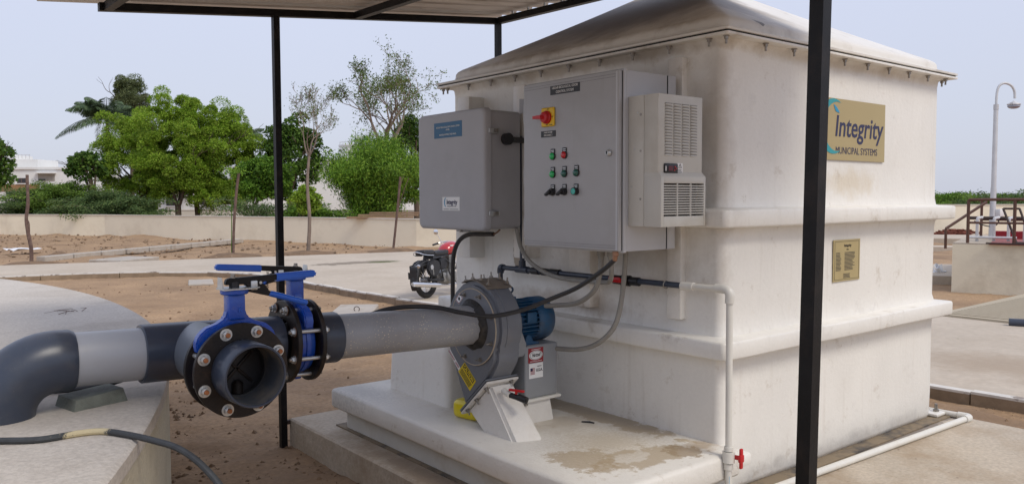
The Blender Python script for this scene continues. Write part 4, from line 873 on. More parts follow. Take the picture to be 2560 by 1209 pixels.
for k in range(5):
    c = Vector((-3.0 + random.uniform(-.08, .12), 4.35 + random.uniform(-.1, .1), .748)); a = random.uniform(0, 3.1); tw.tube([c, c + Vector((math.cos(a) * .09, math.sin(a) * .09, .012)), c + Vector((math.cos(a + .4) * .2, math.sin(a + .4) * .2, .0))], [.0025, .002, .001], 5)
for v in tw.v: v += (atz(165, 781, .748) - Vector((-3.0, 4.35, .748)))
tag(tw.build('dry_twigs', stickm), 'small tangle of dry twigs on the cistern roof', 'twigs')

# ------------------------------------------------------------------ blower
BY, BZ, BX0, BX1 = 1.1, .866, -.81, -.63
bl = thing('blower', 'grey centrifugal blower with round inlet cover, mud streaked top and caution sticker', 'blower', (-.72, BY, .283))
rv = [(-34, .308), (-22, .303), (-10, .297), (5, .290), (20, .281), (40, .272), (60, .265), (75, .262), (90, .259), (105, .254), (120, .249), (135, .245), (150, .242), (165, .240), (180, .239), (195, .236), (208, .232)]
out = [(BY + r * math.cos(rad(a)), BZ + r * math.sin(rad(a))) for a, r in rv]
A_, B_ = (1.194, .377), (.975, .571)
out = out + [(.892, .722), (.895, .69), (.915, .655), B_, A_]
MB().prism(out, BX0, BX1, 'X', bev=.022).build('volute', volm, bl, ang=50)
MB().lathe([(0, .2165), (.010, .2165), (.010, 0)], (BX0, BY, BZ), (-1, 0, 0), 64).build('inlet_cover', volm, bl, ang=40)
MB().lathe([(.008 + .0035 * math.sin(a), .2175 + .0035 * math.cos(a)) for a in [i * math.pi / 4 for i in range(8)]], (BX0, BY, BZ), (-1, 0, 0), 64, True).build('cover_gasket', beige, bl)
MB().tube([(BX0 + .06, BY + (r + .001) * math.cos(rad(a)), BZ + (r + .001) * math.sin(rad(a))) for a, r in rv if a > -12], .004, 6).build('casing_seam', volm, bl)
st = MB().cyl((0, 0, 0), (0, 0, .034), .0042, seg=8).cyl((0, 0, .004), (0, 0, .012), .010, seg=6).lathe([(0, .014), (.003, .014), (.003, 0)], (0, 0, 0), (0, 0, 1), 12)
stm = mesh_of(st, 'stud', steel)
for k in range(8):
    a = rad(22 + 45 * k); put(stm, 'stud', frame((BX0 - .010, BY + .192 * math.cos(a), BZ + .192 * math.sin(a)), (-1, 0, 0)), bl)
tp = MB(); n = 10; vs = []
for j, (x, o_) in enumerate(((BX0 + .004, .003), (BX0 + .004, .009), (BX1 - .0, .009), (BX1 - .0, .003))):
    for k in range(n + 1):
        a = rad(63 + 56 * k / n); r_ = np.interp(63 + 56 * k / n, [q[0] for q in rv], [q[1] for q in rv]) + o_; vs.append((x, BY + r_ * math.cos(a), BZ + r_ * math.sin(a)))
tp.add(vs, [(j * (n + 1) + k, j * (n + 1) + k + 1, ((j + 1) % 4) * (n + 1) + k + 1, ((j + 1) % 4) * (n + 1) + k) for j in range(4) for k in range(n)] + [(0, n + 1, 2 * n + 2, 3 * n + 3), (n, 2 * n + 1, 3 * n + 2, 4 * n + 3)]).build('top_plate', mat('dusty_plate', (.19, .16, .125), .8, var=.2, vs=12), bl)
for x in (BX0 + .022, BX1 - .025):
    for a_ in (67, 82, 99, 114):
        a = rad(a_); put(stm, 'stud', frame((x, BY + .270 * math.cos(a), BZ + .270 * math.sin(a)), (0, .35 * math.cos(a), math.sin(a))), bl)
AB = Vector((0, B_[0] - A_[0], B_[1] - A_[1])).normalized(); DN = Vector((0, -AB.z, AB.y)); DN = DN if DN.z < 0 else -DN
def fl(o0, th, e, mt, name, x0=BX0, x1=BX1):
    a = Vector((0, *A_)) - AB * e + DN * o0; c = Vector((0, *B_)) + AB * e + DN * o0; q = [a, c, c, a]; xs = [x0 - e, x0 - e, x1 + e, x1 + e]
    p = [Vector((xs[i], q[i].y, q[i].z)) for i in range(4)]; return MB().hexa(p + [v + DN * th for v in p]).build(name, mt, bl, smooth=False)
fl(-.004, .010, .022, volm, 'outlet_flange'); fl(.0065, .004, .021, blackgap, 'outlet_gasket')
ductm = mat('duct_frp', (.70, .67, .62), .45, var=.06, vs=6, c2=(.5, .44, .36), c2s=7, c2a=.3, spk=((.1, .08, .06), 40, .07, -.02), bump=.3, bs=40)
duct = thing('outlet_duct', 'sloping white fibreglass duct from the blower outlet down to the shelf', 'duct', (-.72, .83, .283))
a = Vector((0, *A_)) - AB * .024 + DN * .011; c = Vector((0, *B_)) + AB * .024 + DN * .011
p = [Vector((BX0 - .024, a.y, a.z)), Vector((BX0 - .024, c.y, c.z)), Vector((BX1 + .024, c.y, c.z)), Vector((BX1 + .024, a.y, a.z))]
def hex_bev(p, name, mt, par, bev):
    bm = bmesh.new(); v = [bm.verts.new(q) for q in p]
    for f in [(3, 2, 1, 0), (4, 5, 6, 7), (0, 1, 5, 4), (1, 2, 6, 5), (2, 3, 7, 6), (3, 0, 4, 7)]: bm.faces.new([v[i] for i in f])
    bmesh.ops.recalc_face_normals(bm, faces=bm.faces[:]); bmesh.ops.bevel(bm, geom=bm.edges[:], offset=bev, segments=3, affect='EDGES'); b = MB(); b.bm(bm); bm.free(); return b.build(name, mt, par, ang=45)
hex_bev(p + [q + DN * .014 for q in p], 'duct_flange', ductm, duct, .004)
a = Vector((0, *A_)) + AB * .012 + DN * .02; c = Vector((0, *B_)) - AB * .004 + DN * .02
q = [Vector((BX0 + .004, a.y, a.z)), Vector((BX0 + .004, c.y, c.z)), Vector((BX1 - .006, c.y, c.z)), Vector((BX1 - .006, a.y, a.z))]
g = [Vector((-.815, 1.0, .262)), Vector((-.815, .715, .262)), Vector((-.655, .650, .262)), Vector((-.60, .95, .262))]
hex_bev(q + g, 'duct_body', ductm, duct, .016)
for (f_, x) in ((.10, 0), (.5, 0), (.92, 0)):
    o = Vector((BX0 - .010, 0, 0)) + Vector((0, *A_)).lerp(Vector((0, *B_)), f_) + DN * .026; put(stm, 'stud', frame(o, DN), duct)
o = Vector((BX1 - .03, 0, 0)) + Vector((0, *B_)) + AB * .012 + DN * .026; put(stm, 'stud', frame(o, DN), duct)
dv = thing('drain_valve', 'small black drain valve with red handle on the white outlet duct', 'valve', tuple(atx(1272, 985, -.76)))
d0 = atx(1272, 985, -.765)
MB().cyl(d0 + Vector((0, .05, .012)), d0 + Vector((0, -.012, -.002)), .018, seg=16).build('white_stub', whitep, dv)
MB().cyl(d0 + Vector((.004, -.005, -.002)), d0 + Vector((.022, -.075, -.012)), .0155, seg=16).cyl(d0 + Vector((.022, -.06, -.008)), d0 + Vector((.034, -.112, -.018)), .0195, seg=18).build('valve_body', blackm, dv)
MB().cyl(d0 + Vector((.034, -.1125, -.018)), d0 + Vector((.0342, -.1128, -.018)), .011, seg=14).build('valve_bore', blackgap, dv)
M = Matrix.Translation(d0 + Vector((.012, -.05, .026))) @ Matrix.Rotation(rad(-70), 4, 'Z')
MB(M).box((-.045, -.010, -.003), (.050, .010, .009), bev=.004).cyl((0, 0, -.016), (0, 0, 0), .008, seg=10).build('valve_handle', redp, dv)
# stickers on the blower
def quadlabel(par, name, pts, X, mt, plane='x'):
    f_ = atx if plane == 'x' else aty; P = [f_(x, y, X) for x, y in pts]; n = Vector((-.0015, 0, 0)) if plane == 'x' else Vector((0, -.0015, 0))
    return P, MB().hexa([p - n * .2 for p in P] + [p + n for p in P]).build(name, mt, par, smooth=False)
P, _ = quadlabel(bl, 'caution_label', [(1162, 905), (1190, 952), (1175, 976), (1146, 927)], BX0, mat('caution_yellow', (.70, .52, .01), .5, var=.03))
cp = (P[0] + P[1] + P[2] + P[3]) / 4; r_ = (P[1] - P[0]).normalized(); u_ = Vector((-1, 0, 0)).cross(r_).normalized(); u_ = u_ if u_.z > 0 else -u_
wl, hl = (P[1] - P[0]).length, abs((P[3] - P[0]).dot(u_)); FRC = (r_, u_)
if r_.cross(u_).x > 0: FRC = (-r_, u_)
MB(frame(cp + u_ * hl * .28 + Vector((-.0017, 0, 0)), Vector((-1, 0, 0)), r_)).box((-wl * .44, -hl * .17, 0), (wl * .44, hl * .17, .0006)).build('caution_band', blacks, bl, smooth=False)
text(bl, 'CAUTION', cp + u_ * hl * .28 + Vector((-.0026, 0, 0)), FRC, .022, MATS['caution_yellow'], w=wl * .80, bold=.0012)
lines(bl, cp - u_ * hl * .20 + Vector((-.0016, 0, 0)), FRC, wl * .9, hl * .42, 4, blacks, t=.0008, jag=.12)
P, _ = quadlabel(bl, 'notice_label', [(1126, 873), (1151, 919), (1147, 925), (1122, 878)], BX0, whitel)
c_ = (P[0] + P[1] + P[2] + P[3]) / 4; lines(bl, c_ + Vector((-.0016, 0, 0)), FRC, .15, .014, 2, redl, t=.0008, cols=((0, .55), (.6, 1)))
P, _ = quadlabel(bl, 'hazard_label', [(1149, 732), (1158, 744), (1148, 760), (1139, 748)], BX0 - .010, whitel); c_ = sum(P, Vector()) / 4
for i in range(4): MB().cyl(P[i].lerp(c_, .12) + Vector((-.002, 0, 0)), P[(i + 1) % 4].lerp(c_, .12) + Vector((-.002, 0, 0)), .0014, seg=5).build('hazard_border', redl, bl, smooth=False)
MB().lathe([(0, .010), (.0006, .010), (.0006, 0)], c_ + Vector((-.0016, 0, 0)), (-1, 0, 0), 14).build('hazard_pictogram', blacks, bl)
# motor stand
ms = thing('motor_stand', 'grey box stand with maker stickers carrying the blue motor', 'stand', (-.43, 1.1, .283))
PYF = .953
MB().box((-.552, PYF, .429), (-.298, 1.25, .742), bev=.012, seg=3).build('box_body', pedm, ms)
MB().prism([(-.628, .905), (-.612, .925), (-.535, .755), (-.535, .700), (-.56, .686), (-.628, .68)], PYF + .0, 1.24, 'Y', bev=.01).build('bracket', pedm, ms)
MB().box((-.572, PYF - .012, .411), (-.282, 1.262, .4285), bev=.004).build('base_plate', whitep, ms)
MB().hexa([Vector(p) for p in [(-.60, .950, .27), (-.335, .950, .27), (-.335, 1.24, .27), (-.60, 1.24, .27), (-.55, .962, .4105), (-.355, .962, .4105), (-.355, 1.23, .4105), (-.55, 1.23, .4105)]]).build('white_plinth', ductm, ms, smooth=False)
MB().cyl((-.545, PYF + .0, .411), (-.545, PYF + .0, .396), .011, seg=6).build('stand_bolt', steel, ms)
ly = PYF - .0008
decal(ms, 'maker_label', (-.472, ly, .683), NY, .115, .086, redl, .001)
MB().lathe([(0, 0), (0, .028), (.0008, .028), (.0008, 0)], (0, 0, 0), (0, -1, 0), 32).build('label_oval', whitel, ms)
ov = bpy.data.objects['label_oval']; ov.data.transform(Matrix.Translation((-.472 + .43, ly - .001 - 1.1, .683 - .283)) @ Matrix.Diagonal((1.85, 1, 1, 1)) @ Matrix.Translation((-.43, 1.1, .283)))
MB().lathe([(.0022 + .0004 * math.sin(a), .0245 + .0007 * math.cos(a)) for a in [i * math.pi / 3 for i in range(6)]], (0, 0, 0), (0, -1, 0), 32, True).build('oval_rim', blacks, ms)
ov = bpy.data.objects['oval_rim']; ov.data.transform(Matrix.Translation((-.472 + .43, ly - .001 - 1.1, .683 - .283)) @ Matrix.Diagonal((1.85, 1, 1, 1)) @ Matrix.Translation((-.43, 1.1, .283)))
text(ms, 'Hartzell', (-.472, ly - .0022, .684), NY, .021, blacks, w=.066, shear=.35, bold=.0004)
lines(ms, (-.472, ly - .001, .717), NY, .07, .006, 1, whitel, t=.0008, jag=0); lines(ms, (-.472, ly - .001, .648), NY, .09, .005, 1, whitel, t=.0008, jag=0)
decal(ms, 'origin_label', (-.470, ly, .592), NY, .105, .088, whitel, .001)
for k in range(7): MB().box((-.514, ly - .0016, .571 + k * .0058), (-.480, ly - .001, .571 + k * .0058 + .0030)).build('flag_stripe', redl, ms, smooth=False)
MB().box((-.514, ly - .0018, .592), (-.497, ly - .0012, .6085)).build('flag_canton', navy, ms, smooth=False)
text(ms, 'MADE IN', (-.446, ly - .0015, .616), NY, .0065, blacks, w=.032); text(ms, 'U.S.A.', (-.446, ly - .0015, .594), NY, .017, blacks, w=.050, bold=.0007)
# motor
MZ = .872
mo = thing('electric_motor', 'blue finned electric motor with a lifting eye on the grey stand', 'motor', (-.44, BY, .742))
MB().lathe([(0, .0), (0, .09), (.02, .102), (.20, .102), (.20, .08)], (-.615, BY, MZ), (1, 0, 0), 48).build('motor_body', motorb, mo)
b = MB()
for k in range(32):
    a = 2 * math.pi * k / 32; M = Matrix.Translation((0, BY, MZ)) @ Matrix.Rotation(a, 4, 'X')
    if math.sin(a) < -.86: continue
    b.M = M; b.box((-.595, -.0030, .100), (-.412, .0030, .1295 - .003 * (k % 2)))
o = b.build('cooling_fins', motorb, mo, smooth=False); tag(o, kind='stuff')
MB().lathe([(-.012, .118), (0, .132), (.085, .132), (.108, .124), (.122, .105), (.128, .07), (.129, 0)], (-.405, BY, MZ), (1, 0, 0), 48).build('fan_cowl', motorb, mo, ang=60)
MB().prism([(-.58, .742), (-.42, .742), (-.425, .755), (-.47, .762), (-.49, .80), (-.52, .80), (-.535, .762), (-.575, .755)], .975, 1.0, 'Y', bev=.003).build('motor_foot', motorb, mo)
MB().prism([(-.58, .742), (-.42, .742), (-.425, .755), (-.47, .762), (-.49, .80), (-.52, .80), (-.535, .762), (-.575, .755)], 1.2, 1.225, 'Y', bev=.003).build('motor_foot', motorb, mo)
MB().box((-.565, BY - .022, MZ + .100), (-.515, BY + .022, MZ + .146), bev=.004).build('lifting_pad', motorb, mo)
MB().cyl((-.545, BY, MZ + .14), (-.545, BY, MZ + .166), .012, seg=12).lathe([(.006 * math.sin(a), .017 + .006 * math.cos(a)) for a in [i * math.pi / 4 for i in range(8)]], (-.545, BY, MZ + .186), (.6, 1, 0), 20, True).build('lifting_eye', motorb, mo)
MB().box((-.52, .965, MZ + .0), (-.45, .985, MZ + .06), bev=.004).build('terminal_cover', motorb, mo)
# yellow can
jug = thing('yellow_can', 'bright yellow plastic can lying behind the blower outlet', 'can', (-.70, 1.25, .283))
b = MB(); n = 24
def sup(a, r, e=.55): c, s_ = math.cos(a), math.sin(a); return (math.copysign(abs(c) ** e, c) * r, math.copysign(abs(s_) ** e, s_) * r)
vs = []
PR = [(0, .030), (.008, .045), (.02, .054), (.05, .056), (.16, .056), (.19, .052), (.21, .030), (.22, .018), (.25, .018)]
for h_, r_ in PR:
    for k in range(n): x, z = sup(2 * math.pi * k / n, r_); vs.append(Vector((x, -h_, z)))
b.M = Matrix.Translation((-.735, 1.375, .283 + .056)) @ Matrix.Rotation(rad(12), 4, 'Z')
b.add(vs, [(j * n + k, j * n + (k + 1) % n, (j + 1) * n + (k + 1) % n, (j + 1) * n + k) for j in range(len(PR) - 1) for k in range(n)] + [tuple(range(n))]).build('can_body', yelp, jug, ang=60)
MB(b.M).cyl((0, -.25, 0), (0, -.27, 0), .022, seg=18).build('cap', redp, jug)
MB(b.M).tube([(0, -.15, .05), (0, -.15, .075), (0, -.11, .08), (0, -.07, .075), (0, -.06, .05)], .008, 8).build('can_handle', yelp, jug)

# ------------------------------------------------------------------ shed: steel frame and corrugated roof
shed = thing('shed_canopy', 'open shed canopy of black steel posts under a corrugated sheet roof', 'canopy', (-1.18, 2.95, ZG))
PX0, PX1, PYA, PYB = -1.18, .81, 2.95, -1.23
def zb(x, y): return 2.885 + .103 * (x + 1.115) - .022 * (2.95 - y)      # underside of the beams
def post(x, y, z0, lean=0, s=.0225):
    z1 = zb(x, y); q = [(-s, -s), (s, -s), (s, s), (-s, s)]
    MB().hexa([Vector((x + a, y + c - lean * (z0 - 1.6), z0)) for a, c in q] + [Vector((x + a, y + c - lean * (z1 - 1.6), z1)) for a, c in q]).build('post', blk_steel, shed, smooth=False)
post(PX0, PYA, -.5); post(PX1, PYA, -.5); post(PX0, PYB, -.5, .015, .0235); post(PX1, PYB, -.5)
def beam(a, c, name, h=.05, w=.05, up=.0):
    a, c = Vector(a), Vector(c); u = (c - a).normalized(); n = Vector((-u.y, u.x, 0)).normalized() * w / 2; z = Vector((0, 0, 1))
    p = [a - n, c - n, c + n, a + n]; return MB().hexa([v + z * up for v in p] + [v + z * (h + up) for v in p]).build(name, blk_steel, shed, smooth=False)
for y in (PYA, PYB): beam((-2.32, y, zb(-2.32, y)), (.84, y, zb(.84, y)), 'beam')
for x in (-2.27, -.546, PX1 - .0): beam((x, PYA - .026, zb(x, PYA)), (x, PYB + .026, zb(x, PYB)), 'rafter')
for y in (1.9, .85, -.2): beam((-2.32, y, zb(-2.32, y)), (.84, y, zb(.84, y)), 'purlin', .03, .03, .0515)
def sheet(y0, y1, x0=-2.62, x1=.92):
    b = MB(); prof = []; y = y0; k = 0
    while y < y1 - 1e-6:
        prof += [(y, 0), (y + .13, 0), (y + .15, .028), (y + .185, .028)]; y += .205
    prof.append((y1 + .02, 0)); n = len(prof); th = .0015
    top = [[Vector((x, yy, zb(x, yy) + .0835 + zz_)) for yy, zz_ in prof] for x in (x0, x1)]
    vs = top[0] + top[1] + [v + Vector((0, 0, th)) for v in top[0]] + [v + Vector((0, 0, th)) for v in top[1]]
    fs = [(i, i + 1, n + i + 1, n + i) for i in range(n - 1)] + [(2 * n + i, 3 * n + i, 3 * n + i + 1, 2 * n + i + 1) for i in range(n - 1)]
    fs += [(i, 2 * n + i, 2 * n + i + 1, i + 1) for i in range(n - 1)] + [(n + i, n + i + 1, 3 * n + i + 1, 3 * n + i) for i in range(n - 1)] + [(0, n, 3 * n, 2 * n), (n - 1, 3 * n - 1, 4 * n - 1, 2 * n - 1)]
    b.add(vs, fs).build('roof_sheet', roofsh, shed, smooth=False)
for i in range(5): sheet(-1.40 + i * .905, -1.40 + (i + 1) * .905 - .04)
for k in range(9):
    y = 2.8 - k * .205; MB().cyl((.85, y, zb(.85, y) + .05), (.85, y, zb(.85, y) + .12), .008, seg=6).build('roof_screw', zinc, shed)
MB().box((-1.16, 2.935, -.04), (-1.02, 2.965, -.01), bev=.003).build('stub_bar', rustfr, shed, smooth=False)

# ------------------------------------------------------------------ vegetation
def npmesh(name, V, mt, parent, nv=4):
    """many little leaf faces in one mesh (V: n x nv x 3, world space)"""
    n = V.shape[0]; me = bpy.data.meshes.new(name); inv = ROOT[parent.name].inverted() if parent else Matrix.Identity(4)
    A = np.array(inv); W_ = V.reshape(-1, 3) @ A[:3, :3].T + A[:3, 3]
    me.vertices.add(n * nv); me.vertices.foreach_set('co', W_.astype(np.float32).ravel()); me.loops.add(n * nv)
    me.loops.foreach_set('vertex_index', np.arange(n * nv, dtype=np.int32)); me.polygons.add(n)
    me.polygons.foreach_set('loop_start', np.arange(0, n * nv, nv, dtype=np.int32)); me.update(calc_edges=True)
    me.materials.append(mt); o = bpy.data.objects.new(name, me); COL.objects.link(o)
    if parent: o.parent = parent; ROOT[o.name] = ROOT[parent.name]
    return o
def leaves(C, D, l, w, jit=.35):
    """diamond leaves: centres C (n,3), directions D (n,3)"""
    n = len(C); D = D + rng.normal(0, jit, (n, 3)); D /= np.linalg.norm(D, axis=1)[:, None] + 1e-9
    r = rng.normal(0, 1, (n, 3)); S = np.cross(D, r); S /= np.linalg.norm(S, axis=1)[:, None] + 1e-9
    L_ = (l * rng.uniform(.6, 1.3, n))[:, None]; w_ = (w * rng.uniform(.7, 1.3, n))[:, None]
    N_ = np.cross(D, S)
    return np.stack([C - D * L_ / 2, C + S * w_ / 2 + N_ * w_ * .15, C + D * L_ / 2, C - S * w_ / 2 + N_ * w_ * .15], 1)
def sphere_pts(n):
    v = rng.normal(0, 1, (n, 3)); return v / np.linalg.norm(v, axis=1)[:, None]
def lobes_crown(name, cen, R, nl, lr, per, l, w, mt, parent, droop=.2, flat=1.0, hollow=.0, seed=0, bottom=-.8):
    """leaf clumps (lobes) set over an uneven crown; leaves gather in the outer, upper part of every lobe"""
    V = []; cen = np.array(cen); R = np.array(R)
    d = sphere_pts(nl * 2); d = d[d[:, 2] > bottom][:nl]
    k = rng.uniform(.45, 1.0, len(d)) ** .6
    for i in range(len(d)):
        c = cen + d[i] * R * k[i] * rng.uniform(.80, 1.16); r_ = lr * rng.uniform(.6, 1.25)
        m = int(per * rng.uniform(.6, 1.3)); p = sphere_pts(m); p[:, 2] = np.abs(p[:, 2]) * rng.choice([1, 1, 1, -.6], m)
        q = c + p * (r_ * rng.uniform(.55, 1.05, m) ** .7)[:, None] * np.array([1, 1, flat])
        D = p * .8 + np.array([0, 0, -droop]) + rng.normal(0, .3, (m, 3)); V.append(leaves(q, D, l, w))
    return npmesh(name, np.concatenate(V), mt, parent)
def branch(b, p, d, L_, r, lev, tips, spread=.55, kids=(2, 3), up=.12, shrink=.74, seg=5, wig=.16, minr=.006):
    pts = [p]; n = 4; dd = d.copy()
    for i in range(n):
        dd = (dd + Vector([random.gauss(0, wig) for _ in range(3)]) + Vector((0, 0, up))).normalized(); pts.append(pts[-1] + dd * L_ / n)
    r1 = max(r * .66, minr); b.tube(pts, [r + (r1 - r) * i / n for i in range(n + 1)], seg, False)
    if lev == 0: tips.append(pts[-1]); return
    if lev <= 2: tips.append(pts[2])
    for k in range(random.randint(*kids)):
        ax = dd.orthogonal().normalized(); ax.rotate(Matrix.Rotation(random.uniform(0, 6.28), 3, dd)); nd = (dd + ax * spread * random.uniform(.6, 1.5)).normalized()
        branch(b, pts[-1 if k < 2 else 3], nd, L_ * shrink * random.uniform(.75, 1.15), r1 * (.95 if k == 0 else .75), lev - 1, tips, spread, kids, up, shrink, max(3, seg - 1), wig, minr)
def base(px, d, z=-.2): p = at(px, 500, d); return Vector((p.x, p.y, z))
def hz(py, px, d): return at(px, py, d).z
S = lambda px, d: px * d / FPX                      # pixels to metres at a distance

def big_tree(name, label, px0, px1, y0, y1, d, tpx, nl, lr, per, l, w, mt, trunk_r=.16, fork=1.2, droop=.2, cat='tree', group=None, nb=5, bk=bark, flat=.9, bottom=-.75):
    B = base(tpx, d); t = thing(name, label, cat, B, 0, group)
    c = at((px0 + px1) / 2, (y0 + y1) / 2, d); rx = S((px1 - px0) / 2, d) - lr * .5; rz_ = S((y1 - y0) / 2, d) - lr * .5
    b = MB(); tips = []; top = B + Vector((random.uniform(-.2, .2), 0, fork + .3))
    b.tube([B - Vector((0, 0, .2)), B + Vector((.05, 0, fork * .5)), top], [trunk_r * 1.25, trunk_r, trunk_r * .9], 9, False)
    for k in range(nb):
        a = 2 * math.pi * k / nb + random.random(); tg = c + Vector((RGT * math.cos(a) * rx * .75 + FWD * math.sin(a) * rx * .6)) + Vector((0, 0, rz_ * random.uniform(-.1, .55)))
        mid = top.lerp(tg, .45) + Vector((0, 0, .2)); b.tube(catmull([top - Vector((0, 0, .15)), mid, tg], 4), [trunk_r * (.62 - .05 * i) for i in range(9)], 6, False)
        for q in range(2):
            branch(b, mid.lerp(tg, .3 * q + .2), (tg - mid).normalized() + Vector([random.gauss(0, .4) for _ in range(3)]), (tg - mid).length * .5, trunk_r * .25, 2, tips, up=.05)
    b.build('trunk', bk, t, ang=60, fixn=False)
    lobes_crown('crown', c, (rx, rx * .75, rz_), nl, lr, per, l, w, mt, t, droop, flat, bottom=bottom)
    return t
# broad bright trees in the middle
big_tree('neem_tree', 'leftmost of the broad bright green trees, its crown reaching toward the palm', 232, 430, 262, 556, 46, 362, 150, .52, 620, .125, .042, neemL, .15, 1.4, bottom=-.95)
big_tree('neem_tree', 'broad bright green tree with the highest crown and forked trunk, left of the post', 330, 560, 228, 540, 44, 443, 180, .52, 620, .125, .042, neemL, .17, 1.1, bottom=-.95)
big_tree('neem_tree', 'rounded bright green tree between the tallest broad tree and the post', 455, 660, 264, 552, 45, 492, 150, .52, 620, .125, .042, neemL, .15, 1.3, bottom=-.95)
big_tree('slender_tall_tree', 'tall grey green tree rising behind the palm and the broad trees', 272, 376, 178, 345, 62, 330, 75, .60, 330, .17, .05, eucL, .16, 5.5, .4, nb=4)
big_tree('leafy_tree', 'loose dark leafed tree left of the broad bright trees', 160, 262, 368, 470, 43, 243, 22, .42, 90, .24, .12, darkL, .12, 1.7, .5, nb=4)
big_tree('leafy_tree', 'dark tree cut off by the left edge of the picture', -90, 38, 320, 520, 34, -40, 40, .36, 120, .17, .09, darkL, .12, 1.4, .3, nb=5)
big_tree('leafy_tree', 'mid green tree just left of the roof post, behind the leafy sapling', 590, 735, 385, 530, 41, 640, 75, .45, 220, .18, .08, midL, .10, 1.2, .2)
big_tree('leafy_tree', 'dark green tree right behind the roof post with sky showing through', 645, 815, 292, 510, 46, 722, 80, .50, 170, .20, .10, darkL, .14, 1.8, .4, nb=6)
big_tree('shrub', 'small yellow green bush low beside the roof post before the bamboo', 722, 802, 462, 545, 33.5, 760, 40, .26, 170, .13, .05, neemL, .05, .4, .2, cat='bush', nb=4)
big_tree('leafy_tree', 'dark dense tree peeping out between the bamboo and the feed panel box', 975, 1075, 285, 480, 48, 1040, 36, .50, 260, .16, .06, darkL, .16, 2.0, .3)
big_tree('leafy_tree', 'tree with thin trunk at the right end of the bamboo thicket', 1000, 1060, 400, 540, 40, 985, 22, .35, 160, .16, .05, bambL, .08, 1.2, .3)
# bamboo
def bamboo(label, px0, px1, y0, y1, d, n=46):
    B = base((px0 + px1) / 2, d); t = thing('bamboo_clump', label, 'bamboo', B); b = MB(); V = []
    Wd = S((px1 - px0) / 2, d); H = at(px0, y0, d).z + .2
    for i in range(n):
        a = random.uniform(0, 6.28); q = random.random() ** .5; o = B + RGT * math.cos(a) * q * Wd * .35 + FWD * math.sin(a) * q * Wd * .35
        lean = RGT * math.cos(a) * q * Wd * .75 + FWD * math.sin(a) * q * Wd * .6; h = H * (1 - .35 * q * q) * random.uniform(.8, 1.02)
        P = [o + lean * (s ** 2.0) + Vector((0, 0, h * math.sin(s * 1.45) / math.sin(1.45))) for s in np.linspace(0, 1, 7)]
        b.tube(P, [.022, .021, .019, .016, .012, .008, .004], 4, False)
        P = np.array([tuple(p) for p in P])
        for j in range(1, 7):
            m = 170; c = P[j] + rng.normal(0, 1, (m, 3)) * np.array([.30, .30, .24]); D = rng.normal(0, .5, (m, 3)) + np.array([0, 0, -.55]); V.append(leaves(c, D, .20, .04))
    b.build('culms', barkp, t, fixn=False); npmesh('foliage', np.concatenate(V), bambL, t)
bamboo('large bright green bamboo thicket between the tall bare tree and the feed panel box', 815, 1055, 345, 545, 39, 60)
# palms
def palm(name, label, px, py, d, nf, fl_, seed, r=.14, lean=0):
    random.seed(seed); B = base(px, d); top = at(px, py, d); t = thing(name, label, 'palm', B)
    b = MB(); b.tube(catmull([B, B.lerp(top, .5) + RGT * lean, top], 5), [r * 1.3, r, r, r, r * .95, r * .9, r * .9, r * .8, r * .8, r * .8, r * .6], 10, False); b.build('trunk', barkp, t, fixn=False)
    rb = MB(); V = []
    for k in range(nf):
        a = 2 * math.pi * k / nf + random.uniform(-.2, .2); el = random.uniform(.1, 1.25); L_ = fl_ * random.uniform(.85, 1.1)
        dr = (RGT * math.cos(a) + FWD * math.sin(a)); P = []
        for s in np.linspace(0, 1, 12):
            hx = L_ * s * math.cos(el) * (1 - .12 * s) + .12 * L_ * s * s; hz_ = L_ * s * math.sin(el) - L_ * .62 * s * s * (1.15 - .4 * math.sin(el)); P.append(top + dr * hx + Vector((0, 0, hz_)))
        rb.tube(P, [.03 * (1 - .8 * i / 11) for i in range(12)], 4, False)
        side = dr.cross(Vector((0, 0, 1))).normalized()
        for i in range(1, 11):
            for q in range(7):
                f_ = q / 7; p = P[i].lerp(P[i + 1] if i < 11 else P[i], f_); tan = (P[i + 1] - P[i]).normalized(); ll = fl_ * .24 * math.sin(math.pi * min(1, .18 + .82 * (i + f_) / 11.5)) + .08
                for sg_ in (-1, 1):
                    dd = (side * sg_ * .9 + tan * .55 + Vector((0, 0, -.35 + random.uniform(-.25, .15)))).normalized(); e = p + dd * ll * .6 + Vector((0, 0, -.04)); e2 = e + (dd + Vector((0, 0, -.9))).normalized() * ll * .45
                    u = tan * .022; V.append([p - u, e - u * 1.1, e2, e + u * 1.1]); 
    rb.build('frond_ribs', palmL, t, fixn=False); npmesh('fronds', np.array([[tuple(v) for v in q] for q in V]), palmL, t)
    random.seed(seed + 50)
palm('palm_tree', 'large palm with drooping fronds on the left, behind the broad bright trees', 268, 300, 50, 28, 3.0, 3)
palm('palm_tree', 'smaller palm crown peeping out right of the broad bright trees', 612, 345, 60, 13, 2.1, 5)
